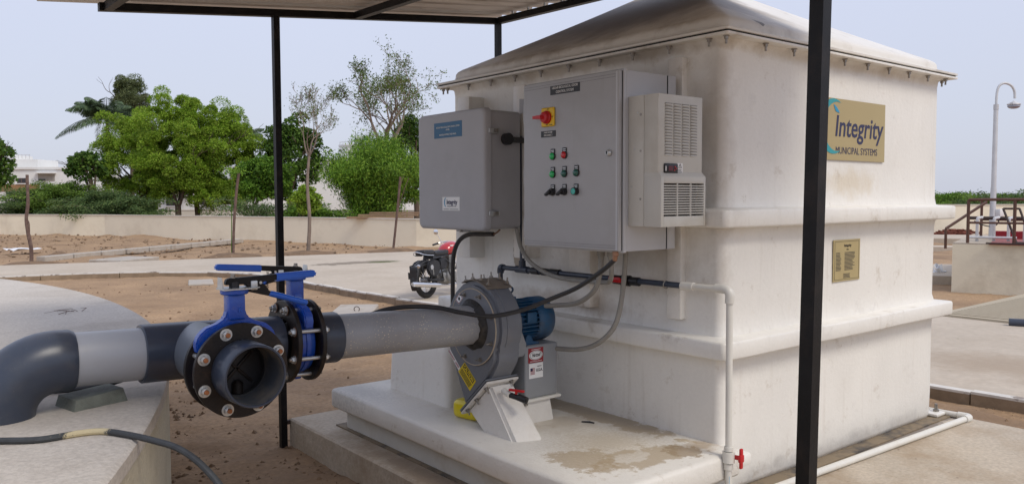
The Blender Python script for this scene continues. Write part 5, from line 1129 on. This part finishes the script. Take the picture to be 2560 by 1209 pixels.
# acacia scrub: arching feathery boughs
def scrub(label, px0, px1, y0, d, n, mt, l=.13, w=.022, dens=60, z0=-.2, droop=.5, group=None, arch=1.0, dep=.8):
    B = base((px0 + px1) / 2, d, z0); t = thing('thorn_bush', label, 'bush', B, 0, group); b = MB(); V = []; Wd = S((px1 - px0) / 2, d); H = at(px0, y0, d).z - z0
    for i in range(n):
        u = random.uniform(-1, 1); o = B + RGT * u * Wd * .6 + FWD * random.uniform(-dep, dep) * Wd * .5; h = H * random.uniform(.55, 1.0) * (1 - .35 * abs(u) ** 2)
        dr = RGT * random.gauss(u * .9, .8) + FWD * random.gauss(-.15, .6); L_ = arch * random.uniform(.5, 1.3)
        P = [o + dr * L_ * s ** 1.6 + Vector((0, 0, h * math.sin(s * 1.9) / 1.0 * (1 if s < .83 else .98))) for s in np.linspace(0, 1, 7)]
        b.tube(P, [.02, .017, .014, .011, .008, .005, .003], 4, False)
        A = np.array([tuple(p) for p in P])
        for j in range(2, 7):
            m = dens; f_ = rng.random(m)[:, None]; tn = A[j] - A[j - 1]; c = A[j - 1] + tn * f_ + rng.normal(0, 1, (m, 3)) * np.array([.16, .16, .075])
            D = np.tile(np.array([dr.x, dr.y, -droop]) * .4, (m, 1)) + rng.normal(0, .6, (m, 3)) * np.array([1, 1, .35]); V.append(leaves(c, D, l, w * 2, .2))
    b.build('boughs', barkp, t, fixn=False); npmesh('foliage', np.concatenate(V), mt, t)
scrub('low grey green thorn bush under the white building at far left', 20, 140, 468, 43.5, 60, prosL, dens=80)
scrub('wide thorn bush with light green top before the white building', 95, 240, 444, 43, 110, prosY, dens=85)
scrub('dark thorn bush spilling over the wall left of the broad trees', 180, 300, 474, 42, 80, prosL, dens=80)
scrub('thorn bush in the shade below the leftmost broad tree', 270, 372, 484, 41, 70, prosL, dens=80)
scrub('sparse pale thorn bush with arching boughs just left of the roof post', 595, 705, 492, 37, 26, prosL, dens=45, arch=1.4)
scrub('thorn bush behind the wall between the bamboo and the roof post', 700, 830, 500, 37, 50, midL, dens=60)
scrub('dark green thorn bush right behind the large tank edge at far right', 2335, 2420, 478, 42, 60, midL, dens=80)
scrub('long thorn thicket over the wall behind the lamp post', 2390, 2520, 483, 41, 80, prosY, dens=85, arch=1.6)
scrub('thorn thicket with a few bare boughs at the right edge of the picture', 2480, 2640, 470, 40, 70, prosL, dens=60, arch=1.8)
for i in range(14):                                     # scrub line far behind everything
    pass
far = MB(); V = []
for i in range(420):
    px = random.uniform(-1500, 4200); d = random.uniform(95, 170); p = base(px, d); r_ = random.uniform(1.2, 3.2)
    q = sphere_pts(70); q[:, 2] = np.abs(q[:, 2]); V.append(leaves(np.array(p) + q * np.array([r_ * 1.6, r_ * 1.6, r_ * .8]), q, .9, .5))
tag(npmesh('distant_scrub', np.concatenate(V), darkL, None), 'far off line of scrub and trees along the horizon', 'scrub', kind='stuff')

# thin bare trees
def bare(name, label, tpx, tpy, d, py_fork, py_top, wpx, r0, seed, lev=5, leafn=5, z0=-.15, lsize=.10, up=.13, fk=4):
    random.seed(seed); B = atz(tpx, tpy, z0) if tpy else base(tpx, d, z0); t = thing(name, label, 'tree', B); b = MB(); tips = []
    d_ = (B - CAM_POS).dot(-CB); F_ = at(tpx + 3, py_fork, d_); H = at(tpx, py_top, d_).z - F_.z
    b.tube(catmull([B - Vector((0, 0, .1)), B.lerp(F_, .33) + RGT * .04, B.lerp(F_, .7) - RGT * .05, F_], 3), [r0 * (1.2 - .05 * i) for i in range(10)], 7, False)
    for k in range(fk):
        a = k * 6.283 / fk + random.uniform(-.3, .3); dr = (Vector((0, 0, 1)) + (RGT * math.cos(a) + FWD * math.sin(a)) * wpx).normalized(); branch(b, F_ - Vector((0, 0, .05)), dr, H * .34, r0 * .5, lev, tips, .55, (2, 3), up, .74, 5, .14, .006)
    b.build('trunk', barkp, t, fixn=False)
    T = np.array([tuple(p) for p in tips]); C = np.repeat(T, leafn, 0) + rng.normal(0, lsize * .8, (len(T) * leafn, 3)); keep = rng.random(len(C)) < .8
    npmesh('leaves', leaves(C[keep], np.tile([0, 0, .2], (keep.sum(), 1)), lsize, lsize * .42, .8), sparL, t)
bare('bare_tree', 'slender half bare tree right beside the roof post, in front of the wall', 770, 630, 27, 388, 226, .55, .055, 21, 5, 3, lsize=.07)
bare('bare_tree', 'tall open crowned tree with sparse leaves against the sky above the bamboo', 963, None, 46, 372, 150, 1.0, .24, 8, 6, 4, lsize=.15, up=.05, fk=6)
# supports and sapling
def stick(label, P, r, group=None, cat='stick', name='tree_stake'):
    o = MB().tube(catmull(P, 4), r, 7).build(name, stickm); return tag(o, label, cat, group)
def scr(px, py, p0):                                     # a point above p0's ground spot, at the same distance
    d = (p0 - CAM_POS).dot(-CB); return at(px, py, d)
B0 = atz(79, 657, -.14)
stick('crooked brown stick standing in the dirt at far left', [scr(79, 662, B0), scr(78, 620, B0), scr(69, 575, B0), scr(66, 545, B0), scr(70, 510, B0), scr(69, 470, B0), scr(68, 437, B0)], [.05] * 8 + [.045] * 10 + [.04] * 7)
tag(MB().tube(catmull([scr(74, 590, B0), scr(73, 560, B0), scr(68, 548, B0)], 4), .015, 5).build('side_shoot', stickm), 'thin side shoot leaning on the crooked stick', 'twig')
B1 = atz(583, 635, -.14)
stick('leaning pale stake beside the leafy sapling', [scr(583, 640, B1), scr(585, 560, B1), scr(591, 480, B1), scr(597, 432, B1)], .042)
sp = thing('sapling', 'young sapling with a few green leaves at its tip, tied to the pale stake', 'sapling', B1 + RGT * -.1)
MB().tube(catmull([scr(579, 637, B1), scr(579, 560, B1), scr(580, 470, B1), scr(583, 425, B1)], 4), .014, 6).build('stem', midL, sp)
tp_ = scr(583, 428, B1); C = np.array(tp_) + rng.normal(0, 1, (170, 3)) * np.array([.20, .20, .07]); npmesh('leaves', leaves(C, np.tile([0, 0, -.1], (170, 1)), .09, .05, .9), bambL, sp)
B2 = atz(983, 622, -.14)
stick('pale stake with thin twigs in front of the bamboo', [scr(983, 626, B2), scr(990, 560, B2), scr(996, 500, B2), scr(1001, 442, B2)], .042)
tag(MB().tube(catmull([scr(986, 600, B2), scr(997, 520, B2), scr(1012, 470, B2), scr(1022, 445, B2)], 4), .012, 5).tube(catmull([scr(992, 545, B2), scr(998, 480, B2), scr(1009, 440, B2)], 4), .008, 5).build('dry_twig', stickm), 'thin dry twigs leaning against the pale stake before the bamboo', 'twig')
for px, py, lab in ((150, 640, 'small mound of dug earth behind the row of edging slabs'), (583, 638, 'low ring of dug earth round the leafy sapling'), (770, 632, 'low mound of earth round the slender bare tree'), (983, 626, 'low heap of earth round the pale stake before the bamboo'), (79, 660, 'low heap of earth round the crooked stick')):
    c = atz(px, py, -.15); b = MB(); n = 14; vs = [(c.x, c.y, -.0 if px == 150 else -.07)]; fs = []
    for j, (rr_, zz_) in enumerate(((.2, -.03 if px == 150 else -.085), (.45, -.11), (.8, -.17), (1.0, -.24))):
        for k in range(n): a = 2 * math.pi * k / n; q = rr_ * (.75 if px == 150 else 1.05) * random.uniform(.8, 1.2); vs.append((c.x + q * math.cos(a), c.y + q * math.sin(a), zz_ + random.uniform(-.015, .02)))
    fs = [(0, 1 + k, 1 + (k + 1) % n) for k in range(n)] + [(1 + j * n + k, 1 + (j + 1) * n + k, 1 + (j + 1) * n + (k + 1) % n, 1 + j * n + (k + 1) % n) for j in range(3) for k in range(n)]
    b.add(vs, fs); tag(b.build('earth_mound', clodm, ang=80), lab, 'earth mound')
# small weeds
def weed(px, py, z, label, n=120, s=.12, mt=bambL):
    c = atz(px, py, z); q = sphere_pts(n); q[:, 2] = np.abs(q[:, 2]); t = thing('weed', label, 'plant', c); npmesh('leaves', leaves(np.array(c) + q * np.array([s * 2.5, s * 2.5, s]), q, s * .8, s * .3), mt, t)

# ------------------------------------------------------------------ buildings behind the trees
def bldg(name, label, px, d, cat='building'):
    B = base(px, d); t = thing(name, label, cat, B, YAW - rad(90)); M = Matrix.Translation(B) @ Matrix.Rotation(YAW - rad(90), 4, 'Z')
    def X(p): return (p - px) * d / FPX
    def Z(y): return at(px, y, d).z + .2
    def box(n, p0, p1, ya, yb, y0=0, y1=6, mt=bwhite, par=t, bev=0): return MB(M).box((X(p0), y0, Z(yb) if yb is not None else 0), (X(p1), y1, Z(ya)), bev=bev, seg=1).build(n, mt, par, smooth=False)
    def window(p0, p1, ya, yb, y0=0, frame_=framem, bars=1):
        f = MB(M).box((X(p0), y0 - .04, Z(yb)), (X(p1), y0 + .10, Z(ya))).build('window', frame_, t, smooth=False); w = X(p1) - X(p0); k = bars + 1
        for i in range(k): MB(M).box((X(p0) + w * i / k + .05, y0 - .05, Z(yb) + .06), (X(p0) + w * (i + 1) / k - .05, y0 - .03, Z(ya) - .06)).build('pane', wind, f, smooth=False)
        MB(M).box((X(p0) - .08, y0 - .12, Z(yb) - .08), (X(p1) + .08, y0 - .002, Z(yb) - .002)).build('sill', bwhite, t, smooth=False)
    return t, M, X, Z, box, window
t, M, X, Z, box, window = bldg('white_building', 'long low white building with flat roof behind the thorn bushes on the left', 90, 72)
box('wall', -150, 222, 422, None); box('parapet', -152, 224, 418, 423.5, -.12, .08); box('roof_box', 12, 78, 397, 417.5, 1.2, 4.5); box('roof_box', -60, 11, 385, 417.5, .8, 4.5)
box('tan_band', -150, 100, 461, 478, -.06, -.002, brownb); window(45, 67, 445, 458); window(-70, -40, 440, 458)
box('recess', 98, 139, 434, 452, -.05, -.003, mat('recess_shade', (.33, .31, .27), .8)); box('dark_opening', 99, 116, 447.5, 452, -.09, -.052, wind)  # flat panel; the shading of the recess is put into its colour
box('canopy_slab', 94, 143, 431, 434, -.5, -.004)
for k in range(7): MB(M).cyl((X(20) + k * .33, .1, Z(397) + .0), (X(20) + k * .33, .1, Z(397) + .35), .02, seg=5).build('roof_rail', galv, t)
MB(M).box((X(20), .08, Z(397) + .33), (X(78), .12, Z(397) + .36)).build('roof_rail', galv, t)
t, M, X, Z, box, window = bldg('white_building', 'white house glimpsed through the trunks of the broad bright trees', 500, 63)
box('wall', 395, 680, 415, None); box('balcony_slab', 425, 480, 470, 475, -1.0, -.003); box('balcony_slab', 480, 640, 446, 449, -.7, -.003)
window(416, 436, 491, 514); window(500, 522, 492, 512); window(560, 590, 490, 512); window(440, 466, 448, 468)
for k in range(8): MB(M).cyl((X(427) + k * .22, -.95, Z(470)), (X(427) + k * .22, -.95, Z(462)), .02, seg=5).build('rail_bar', framem, t)
MB(M).box((X(425), -.98, Z(461.5)), (X(480), -.93, Z(460))).build('hand_rail', framem, t, smooth=False)
t, M, X, Z, box, window = bldg('white_building', 'white house with a rounded roof tower behind the bamboo', 850, 66)
box('wall', 735, 1010, 398, None, 1.5, 8); box('parapet', 733, 1012, 394, 399, 1.35, 1.6)
MB(M).cyl((X(868), 3.2, 0), (X(868), 3.2, Z(361)), S(38, 66), seg=36).build('tower', bwhite, t)
MB(M).lathe([(0, S(40, 66)), (.12, S(40, 66)), (.12, 0)], (M @ Vector((0, 0, 0))).to_tuple() if False else (X(868), 3.2, Z(361)), (0, 0, 1), 36).build('tower_cap', bwhite, t)
for k in range(14): a = math.pi * 2 * k / 14; MB(M).cyl((X(868) + 1.2 * math.cos(a), 3.2 + 1.2 * math.sin(a), Z(357)), (X(868) + 1.2 * math.cos(a), 3.2 + 1.2 * math.sin(a), Z(351)), .015, seg=5).build('rail_post', galv, t)
MB(M).lathe([(0, 1.19), (.03, 1.21), (.03, 1.19)], (X(868), 3.2, Z(351)), (0, 0, 1), 28, True).build('tower_rail', galv, t)
MB(M).box((X(846), .6, Z(379)), (X(850), 1.0, Z(373))).build('tower_window', wind, t, smooth=False)
window(760, 785, 420, 445, 1.5); window(930, 955, 440, 470, 1.5)
sh = thing('solar_heater', 'solar water heater with green ended tank on the tower roof behind the bamboo', 'water heater', (M @ Vector((X(885), 3.0, Z(352)))), YAW - rad(90))
MB(M).cyl((X(876), 3.0, Z(340)), (X(902), 3.0, Z(340)), .17, seg=18).build('heater_tank', bwhite, sh); MB(M).cyl((X(898), 3.0, Z(340)), (X(905), 3.0, Z(340)), .2, seg=18).build('green_end', mat('green_paint', (.02, .22, .12), .5), sh)
MB(M).hexa([Vector(p) for p in [(X(864), 2.2, Z(351)), (X(896), 2.2, Z(351)), (X(900), 2.9, Z(342)), (X(872), 2.9, Z(342)), (X(864), 2.2, Z(350.4)), (X(896), 2.2, Z(350.4)), (X(900), 2.9, Z(341.4)), (X(872), 2.9, Z(341.4))]]).build('collector', mat('collector_glass', (.10, .12, .16), .3), sh, smooth=False)
MB(M).cyl((X(900), 3.1, Z(350)), (X(902), 3.1, Z(300)), .018, seg=5).cyl((X(884), 3.1, Z(350)), (X(884), 3.1, Z(318)), .012, seg=5).build('mast', galv, sh) if False else MB(M).cyl((X(902), 3.1, Z(350)), (X(902), 3.1, Z(312)), .016, seg=5).build('mast', galv, sh)

# ------------------------------------------------------------------ raised platform, railings, lamp post (right)
UA = Vector((.295, -.9555, 0)); VA = Vector((.9555, .295, 0)); PA = Vector((12.5, 4.08, 0)); PZ = .70
def pp(s, v, z): return PA + UA * s + VA * v + Vector((0, 0, z))
pf = thing('raised_platform', 'cream plastered masonry platform with a red painted top, right of the tank', 'platform', (12.5, 4.08, ZG))
def pbox(name, s0, s1, v0, v1, z0, z1, mt, par=pf): return MB().hexa([pp(s0, v0, z0), pp(s1, v0, z0), pp(s1, v1, z0), pp(s0, v1, z0), pp(s0, v0, z1), pp(s1, v0, z1), pp(s1, v1, z1), pp(s0, v1, z1)]).build(name, mt, par, smooth=False)
pbox('masonry', 0, 6, 0, 4.2, -.4, PZ, creamb); pbox('top_slab', .6, 6, -.05, 4.2, PZ + .002, PZ + .03, redpnt); pbox('top_slab', .0, .6, .0, 4.2, PZ + .002, PZ + .02, conc2)
rl = thing('railing', 'brown painted steel railing round the raised platform', 'railing', tuple(pp(.3, 0, PZ)))
def rbar(a, c, name, r=.028, mt=brownrail, par=rl): return MB().cyl(a, c, r, seg=6).build(name, mt, par)
ztop, zmid = 1.53, 1.10
SP = [.24, .98, 1.72, 3.0, 4.2]
for s in SP: rbar(pp(s, .10, PZ), pp(s, .10, ztop), 'rail_post', .03)
rbar(pp(SP[0], .10, ztop), pp(5.5, .10, ztop), 'top_rail', .03); rbar(pp(SP[0], .10, zmid), pp(5.5, .10, zmid), 'middle_rail', .024)
for s in (.3, 1.6, 2.4, 3.6): rbar(pp(s, 2.3, PZ), pp(s, 2.3, ztop), 'rail_post')
rbar(pp(.3, 2.3, ztop), pp(5.5, 2.3, ztop), 'top_rail'); rbar(pp(.3, 2.3, zmid), pp(5.5, 2.3, zmid), 'middle_rail', .022)
rbar(pp(.45, 1.4, ztop - .05), pp(-.22, 1.0, PZ + .25), 'stair_rail', .028); rbar(pp(-.22, 1.0, PZ + .25), pp(-.22, 1.0, PZ - .15), 'rail_post', .028)
rbar(pp(1.62, 2.25, ztop - .02), pp(1.05, 2.2, PZ + .15), 'stair_rail', .024); rbar(pp(1.55, 2.2, PZ + .6), pp(1.55, 2.2, PZ), 'rail_post', .02)
lpst = thing('lamp_post', 'silver lamp post with a curved top and hanging round lamp behind the brown railing', 'lamp post', tuple(pp(.86, 1.6, PZ)))
LB = pp(.86, 1.6, PZ)
dl = (LB - CAM_POS).dot(-CB)
def lq(px, py): p = at(px, py, dl); return p
LB = lq(2479, 598); k_ = (lq(2491, 250) - LB)
MB().cyl(LB, lq(2484, 470), S(7.5, dl), S(6.6, dl), seg=16).cyl(lq(2484, 470), lq(2490, 272), S(5.8, dl), S(5.2, dl), seg=16).build('pole', galv, lpst)
MB().lathe([(0, S(6, dl)), (.10, S(6, dl))], lq(2490, 274), (0, 0, 1), 14).build('collar', galv, lpst)
MB().tube(catmull([lq(2490, 275), lq(2492, 235), lq(2498, 215), (lq(2512, 208)), lq(2528, 214), lq(2536, 228), lq(2537, 246)], 5), S(3.0, dl), 10).build('gooseneck', galv, lpst)
LM = lq(2535, 252)
MB().lathe([(0, .02), (-.03, .05), (-.06, .12), (-.075, .125), (-.085, .115)], LM, (0, 0, 1), 24).build('lamp_shade', galv, lpst)
MB().lathe([(-.085, .11), (-.10, .115), (-.115, .115), (-.14, .09), (-.155, .05), (-.16, 0)], LM, (0, 0, 1), 24).build('lamp_globe', mat('frosted_glass', (.35, .37, .42), .25), lpst)
MB().box(LM + Vector((-.13, -.03, -.075)), LM + Vector((-.09, .03, -.045))).build('lamp_clip', galv, lpst, smooth=False)
MB().box(lq(2497, 541) - Vector((.10, .06, 0)), lq(2497, 541) + Vector((.10, .03, .15)), bev=.01).build('junction_box', bwhite, lpst)
MB().tube(catmull([lq(2492, 540), lq(2496, 556), lq(2480, 566), lq(2450, 560), lq(2436, 552)], 5), .012, 6).build('cable', blackm, lpst)
gp_ = thing('pipe_manifold', 'row of grey galvanised pipes standing on the platform behind the railing', 'pipes', tuple(pp(.5, .8, PZ)))
for i, s in enumerate((.34, .62, .86, 1.12, 1.30)): MB().tube(catmull([pp(s, .8, PZ), pp(s, .8, PZ + .42), pp(s + .02, .84, PZ + .47), pp(s + .08, .9, PZ + .48)], 3), .030, 8).build('upright_pipe', galv, gp_)
MB().cyl(pp(.2, .9, PZ + .47), pp(1.7, .9, PZ + .47), .032, seg=8).build('header_pipe', rustfr, gp_); MB().cyl(pp(.2, .75, PZ + .10), pp(1.0, .75, PZ + .10), .025, seg=8).build('header_pipe', galv, gp_)
fr = thing('iron_frame', 'dark rusty iron frame leaning on the platform in front of the lamp post', 'frame', tuple(pp(.9, .3, PZ)))
for a, c in (((.78, .45, PZ + .66), (1.02, .10, PZ + .04)), ((1.04, .45, PZ + .66), (1.26, .10, PZ + .04)), ((.78, .45, PZ + .66), (1.04, .45, PZ + .66)), ((1.02, .10, PZ + .04), (1.26, .10, PZ + .04))): rbar(pp(*a), pp(*c), 'frame_bar', .022, rustfr, fr)
pbox('edge_plate', .55, 2.3, -.12, -.052, PZ + .02, PZ + .045, rustfr, pf)
pbox('red_tray', .5, 1.9, 1.9, 2.15, PZ + .032, PZ + .18, redl, pf)
tag(MB().box(pp(1.55, 1.2, PZ + .35) - Vector((.05, .05, 0)), pp(1.55, 1.2, PZ + .35) + Vector((.05, .05, .10))).build('spare_box', bwhite, smooth=False), 'x', 'y') if False else None
# brick heap by the right wall: single bricks
c = atz(2375, 590, -.2)
ht = MB(); brm = mesh_of(MB().box((-.11, -.055, 0), (.11, .055, .07)), 'brick', redbr)
bh = thing('brick_heap', 'low heap of red bricks at the foot of the right boundary wall', 'bricks', (c.x, c.y, -.2))
for i in range(150):
    s = random.gauss(0, .55); v = random.gauss(0, .35); z = max(0, .28 * (1 - abs(v) / .7)) * random.random()
    put(brm, 'brick', Matrix.Translation(c + RGT * s + FWD * v + Vector((0, 0, z))) @ Matrix.Rotation(random.uniform(0, 3), 4, 'Z') @ Matrix.Rotation(random.uniform(-.5, .5), 4, 'X'), bh)
o = MB().cyl(atz(2522, 805, -.06), atz(2640, 812, -.06), .055, seg=14).build('dark_pipe', pvcd); tag(o, 'end of a dark plastic pipe lying on the pavement at the right edge', 'pipe')
p = atz(2356, 695, -.15)
b = MB(); q = sphere_pts(26); 
for i in range(26): c_ = p + Vector(q[i]) * .16; b.tube([c_, c_ + Vector(q[(i + 5) % 26]) * .14, c_ + Vector(q[(i + 9) % 26]) * .16], [.03, .05, .01], 5)
tag(b.build('plastic_litter', litterw), 'crumpled white plastic litter in the dirt beside the platform', 'litter')

# ------------------------------------------------------------------ motorcycle on the road
BW = Vector((3.93, 8.97, ZR)); bike = thing('motorcycle', 'classic red and black motorcycle parked on the road beyond the tank', 'motorcycle', BW, rad(20))
M = Matrix.Translation(BW) @ Matrix.Rotation(rad(20), 4, 'Z') @ Matrix.Rotation(rad(-5), 4, 'X') @ Matrix.Diagonal((.93, .93, .93, 1))
WR = .325
def wheel(x):
    t = MB(M).lathe([(.05 * math.cos(a), WR - .055 + .055 * math.sin(a)) for a in np.linspace(0, 2 * math.pi, 11)[:-1]], (x, 0, WR), (0, 1, 0), 40, True).build('tyre', rubber, bike)
    MB(M).lathe([(-.03, WR - .095), (-.036, WR - .075), (.036, WR - .075), (.03, WR - .095)], (x, 0, WR), (0, 1, 0), 40).build('rim', chrome, bike)
    b = MB(M)
    for k in range(28):
        a = 2 * math.pi * k / 28; a2 = a + (.35 if k % 2 else -.35); sgn = 1 if k % 4 < 2 else -1; b.cyl((x + .05 * math.cos(a2), .03 * sgn, WR + .05 * math.sin(a2)), (x + (WR - .09) * math.cos(a), 0, WR + (WR - .09) * math.sin(a)), .0028, seg=4, caps=False)
    tag(b.build('spokes', chrome, bike), kind='stuff'); MB(M).cyl((x, -.07, WR), (x, .07, WR), .065, seg=18).build('hub', castal, bike)
wheel(0); wheel(1.37)
def arc(cx, cz, r, a0, a1, n=12): return [(cx + r * math.cos(rad(a0 + (a1 - a0) * i / n)), 0, cz + r * math.sin(rad(a0 + (a1 - a0) * i / n))) for i in range(n + 1)]
def fender(x, a0, a1, mt, w=.075):
    o_ = arc(x, WR, WR + .045, a0, a1, 16); b = MB(M); pr_ = [(-w, -.03), (-w * .8, 0), (0, .012), (w * .8, 0), (w, -.03)]; vs = []
    for p in o_:
        rd = Vector((p[0] - x, 0, p[2] - WR)).normalized()
        for (yy, h_) in pr_: vs.append(Vector(p) + rd * h_ + Vector((0, yy, 0)))
    b.add(vs, [(i * 5 + j, i * 5 + j + 1, i * 5 + j + 6, i * 5 + j + 5) for i in range(16) for j in range(4)]); return b.build('mudguard', mt, bike)
fender(0, 40, 205, blackm, .085); fender(1.37, 20, 160, blackm)
MB(M).tube(catmull([(-.18, 0, .60), (.10, 0, .66), (.45, 0, .62), (.75, 0, .70), (1.02, 0, .86)], 4), .018, 8).build('frame_tube', blackm, bike)
for s in (-1, 1):
    MB(M).tube(catmull([(-.28, .12 * s, .60), (.05, .13 * s, .64), (.30, .12 * s, .58), (.42, .10 * s, .30)], 4), .013, 7).build('frame_rail', blackm, bike)
    MB(M).cyl((0, .10 * s, WR), (.16, .12 * s, .62), .026, seg=10).build('shock', chrome if s > 0 else blackm, bike)
    MB(M).tube([(1.37, .09 * s, WR), (1.16, .09 * s, .80), (1.10, .09 * s, .95)], [.022, .028, .028], 10).build('fork', chrome, bike)
    MB(M).tube(catmull([(1.06, .04 * s, .98), (1.05, .22 * s, 1.00), (.94, .34 * s, .98), (.86, .36 * s, .96)], 4), .012, 8).build('handlebar', chrome, bike)
    MB(M).cyl((.94, .345 * s, .98), (.80, .375 * s, .955), .019, seg=10).build('grip', blackm, bike)
    MB(M).tube([(.98, .30 * s, 1.00), (.96, .33 * s, 1.09), (.93, .37 * s, 1.17)], .006, 6).build('mirror_stem', chrome, bike)
    MB(M).lathe([(-.02, 0), (-.018, .03), (-.006, .052), (.006, .054), (.010, .05), (.010, 0)], (.93, .38 * s, 1.20), (1, 0, 0), 22).build('mirror', chrome, bike)
    MB(M).cyl((-.33, .06 * s, .60), (-.36, .15 * s, .60), .008, seg=6).lathe([(0, .01), (.015, .03), (.045, .034), (.055, .02), (.055, 0)], (-.34, .16 * s, .60), (-1, 0, 0), 14).build('indicator', chrome, bike) if s < 0 else None
MB(M).hexa([Vector(p) for p in [(.12, -.12, .70), (.60, -.11, .74), (.60, .11, .74), (.12, .12, .70), (.14, -.11, .80), (.60, -.08, .80), (.60, .08, .80), (.14, .11, .80)]]).build('seat_base', seatm, bike, smooth=False)
def pad_(x0, x1, z0, z1, w0, w1, name, tilt=0): b = MB(M @ Matrix.Translation(((x0 + x1) / 2, 0, (z0 + z1) / 2)) @ Matrix.Rotation(tilt, 4, 'Y')); b.box((-(x1 - x0) / 2, -w0, -(z1 - z0) / 2), ((x1 - x0) / 2, w1, (z1 - z0) / 2), bev=.035, seg=3); return b.build(name, seatm, bike)
pad_(.20, .62, .755, .85, .13, .13, 'seat', rad(-2)); pad_(-.12, .20, .78, .88, .115, .115, 'pillion_seat', rad(3))
MB(M).tube(catmull([(.12, -.13, .77), (-.10, -.13, .79), (-.20, -.07, .83), (-.23, 0, .85), (-.20, .07, .83), (-.10, .13, .79), (.12, .13, .77)], 4), .010, 7).build('grab_rail', chrome, bike)
b = MB(M); vs = []; n = 18; ST = [(.55, .03, .80, .03), (.58, .11, .83, .08), (.68, .15, .86, .115), (.82, .16, .88, .13), (.95, .14, .88, .12), (1.03, .09, .87, .08), (1.05, .02, .86, .02)]
for (x, w, zc_, h_) in ST:
    for k in range(n): a = 2 * math.pi * k / n; vs.append((x, w * math.cos(a), zc_ + h_ * math.sin(a)))
b.add(vs, [(j * n + k, j * n + (k + 1) % n, (j + 1) * n + (k + 1) % n, (j + 1) * n + k) for j in range(len(ST) - 1) for k in range(n)] + [tuple(range(n)), tuple(range((len(ST) - 1) * n, len(ST) * n))]).build('fuel_tank', bikered, bike, ang=70)
for s in (-1,): MB(M).lathe([(0, .05), (.004, .05), (.006, .04), (.006, 0)], (.80, -.150, .85), (-.1, -1, .12), 20).build('tank_badge', mat('orange_badge', (.75, .28, .04), .4), bike); MB(M).box((.66, -.145, .905), (.78, -.128, .915)).box((.67, -.138, .922), (.77, -.12, .932)).build('tank_stripe', whitel, bike, smooth=False)
for s in (-1, 1):
    MB(M).prism([(-.10, .42), (-.16, .52), (-.10, .66), (.06, .70), (.20, .66), (.24, .52), (.16, .42), (.0, .38)], .135 * s, .20 * s, 'Y', bev=.02).build('side_box', blackm, bike)
MB(M).lathe([(0, .045), (.002, .045), (.002, 0)], (-.04, -.202, .56), (0, -1, 0), 14).build('side_emblem', chrome, bike)
MB(M).box((-.015, -.204, .42), (.0, -.2, .52)).build('side_strip', chrome, bike, smooth=False)
MB(M).prism([(.30, .52), (.30, .68), (.42, .72), (.55, .70), (.55, .54), (.42, .48)], -.13, .13, 'Y', bev=.02).build('side_cover', seatm, bike)
MB(M).lathe([(-.16, .06), (-.15, .13), (-.11, .15), (.11, .15), (.15, .13), (.16, .06)], (.62, 0, .34), (0, 1, 0), 28).build('crankcase', castal, bike); MB(M).box((.40, -.12, .24), (.84, .12, .44), bev=.04).build('gearbox', castal, bike)
b = MB(M)
for k in range(9): b.box((.66, -.085, .48 + k * .024), (.83, .085, .49 + k * .024), bev=.003, seg=1)
b.box((.69, -.06, .44), (.80, .06, .70)); b.box((.67, -.08, .70), (.82, .08, .75), bev=.01); tag(b.build('engine_fins', castal, bike, smooth=False), kind='stuff')
MB(M).tube(catmull([(.80, -.10, .62), (.93, -.13, .50), (.90, -.15, .30), (.70, -.16, .20), (.40, -.17, .20), (.20, -.175, .215)], 5), .021, 10).build('exhaust_pipe', chrome, bike)
MB(M).tube([(.24, -.175, .21), (.18, -.178, .218), (.02, -.18, .235), (-.42, -.185, .285), (-.60, -.188, .305), (-.63, -.188, .308)], [.022, .040, .046, .048, .042, .03], 16).build('silencer', chrome, bike)
MB(M).tube(catmull([(.50, -.14, .66), (.52, -.19, .60), (.46, -.21, .44), (.60, -.22, .26), (.84, -.20, .22), (.98, -.17, .42), (.96, -.12, .62)], 5), .014, 8).build('crash_guard', blackm, bike)
MB(M).tube([(-.34, -.07, .46), (-.20, -.10, .64), (-.10, -.2, .72)], .008, 6).tube(catmull([(-.32, -.2, .66), (-.30, -.215, .42), (-.05, -.22, .34), (.20, -.215, .40), (.24, -.2, .64)], 4), .008, 6).build('saree_guard', blackm, bike)
MB(M).box((-.36, -.07, .46), (-.33, .07, .60), bev=.01).build('tail_light', blackm, bike); MB(M).box((-.37, -.10, .38), (-.355, .10, .50)).build('number_plate', blackm, bike, smooth=False)
MB(M).lathe([(-.10, .03), (-.06, .08), (0, .095), (.01, .09), (.015, 0)], (1.20, 0, .92), (1, 0, 0), 22).build('headlamp', chrome, bike); MB(M).box((1.0, -.05, .78), (1.12, .05, .98), bev=.02).build('steering_head', blackm, bike)
MB(M).tube([(.45, .12, .25), (.42, .26, .04), (.42, .30, -.0)], .011, 6).build('side_stand', blackm, bike)
MB(M).tube([(-.02, -.09, WR), (.42, -.10, .30)], .022, 8).build('swing_arm', blackm, bike)
for o in bpy.data.objects:
    if o.type == 'MESH' and o.parent is None and 'kind' not in o and 'label' not in o: print('UNTAGGED', o.name)

# small bits lying about
tag(MB().tube([(-.262, .785, .288), (-.235, .745, .290), (-.222, .72, .287)], [.004, .006, .004], 6).build('twig', blackm), 'short dark twig on the white shelf right of the motor stand', 'twig')
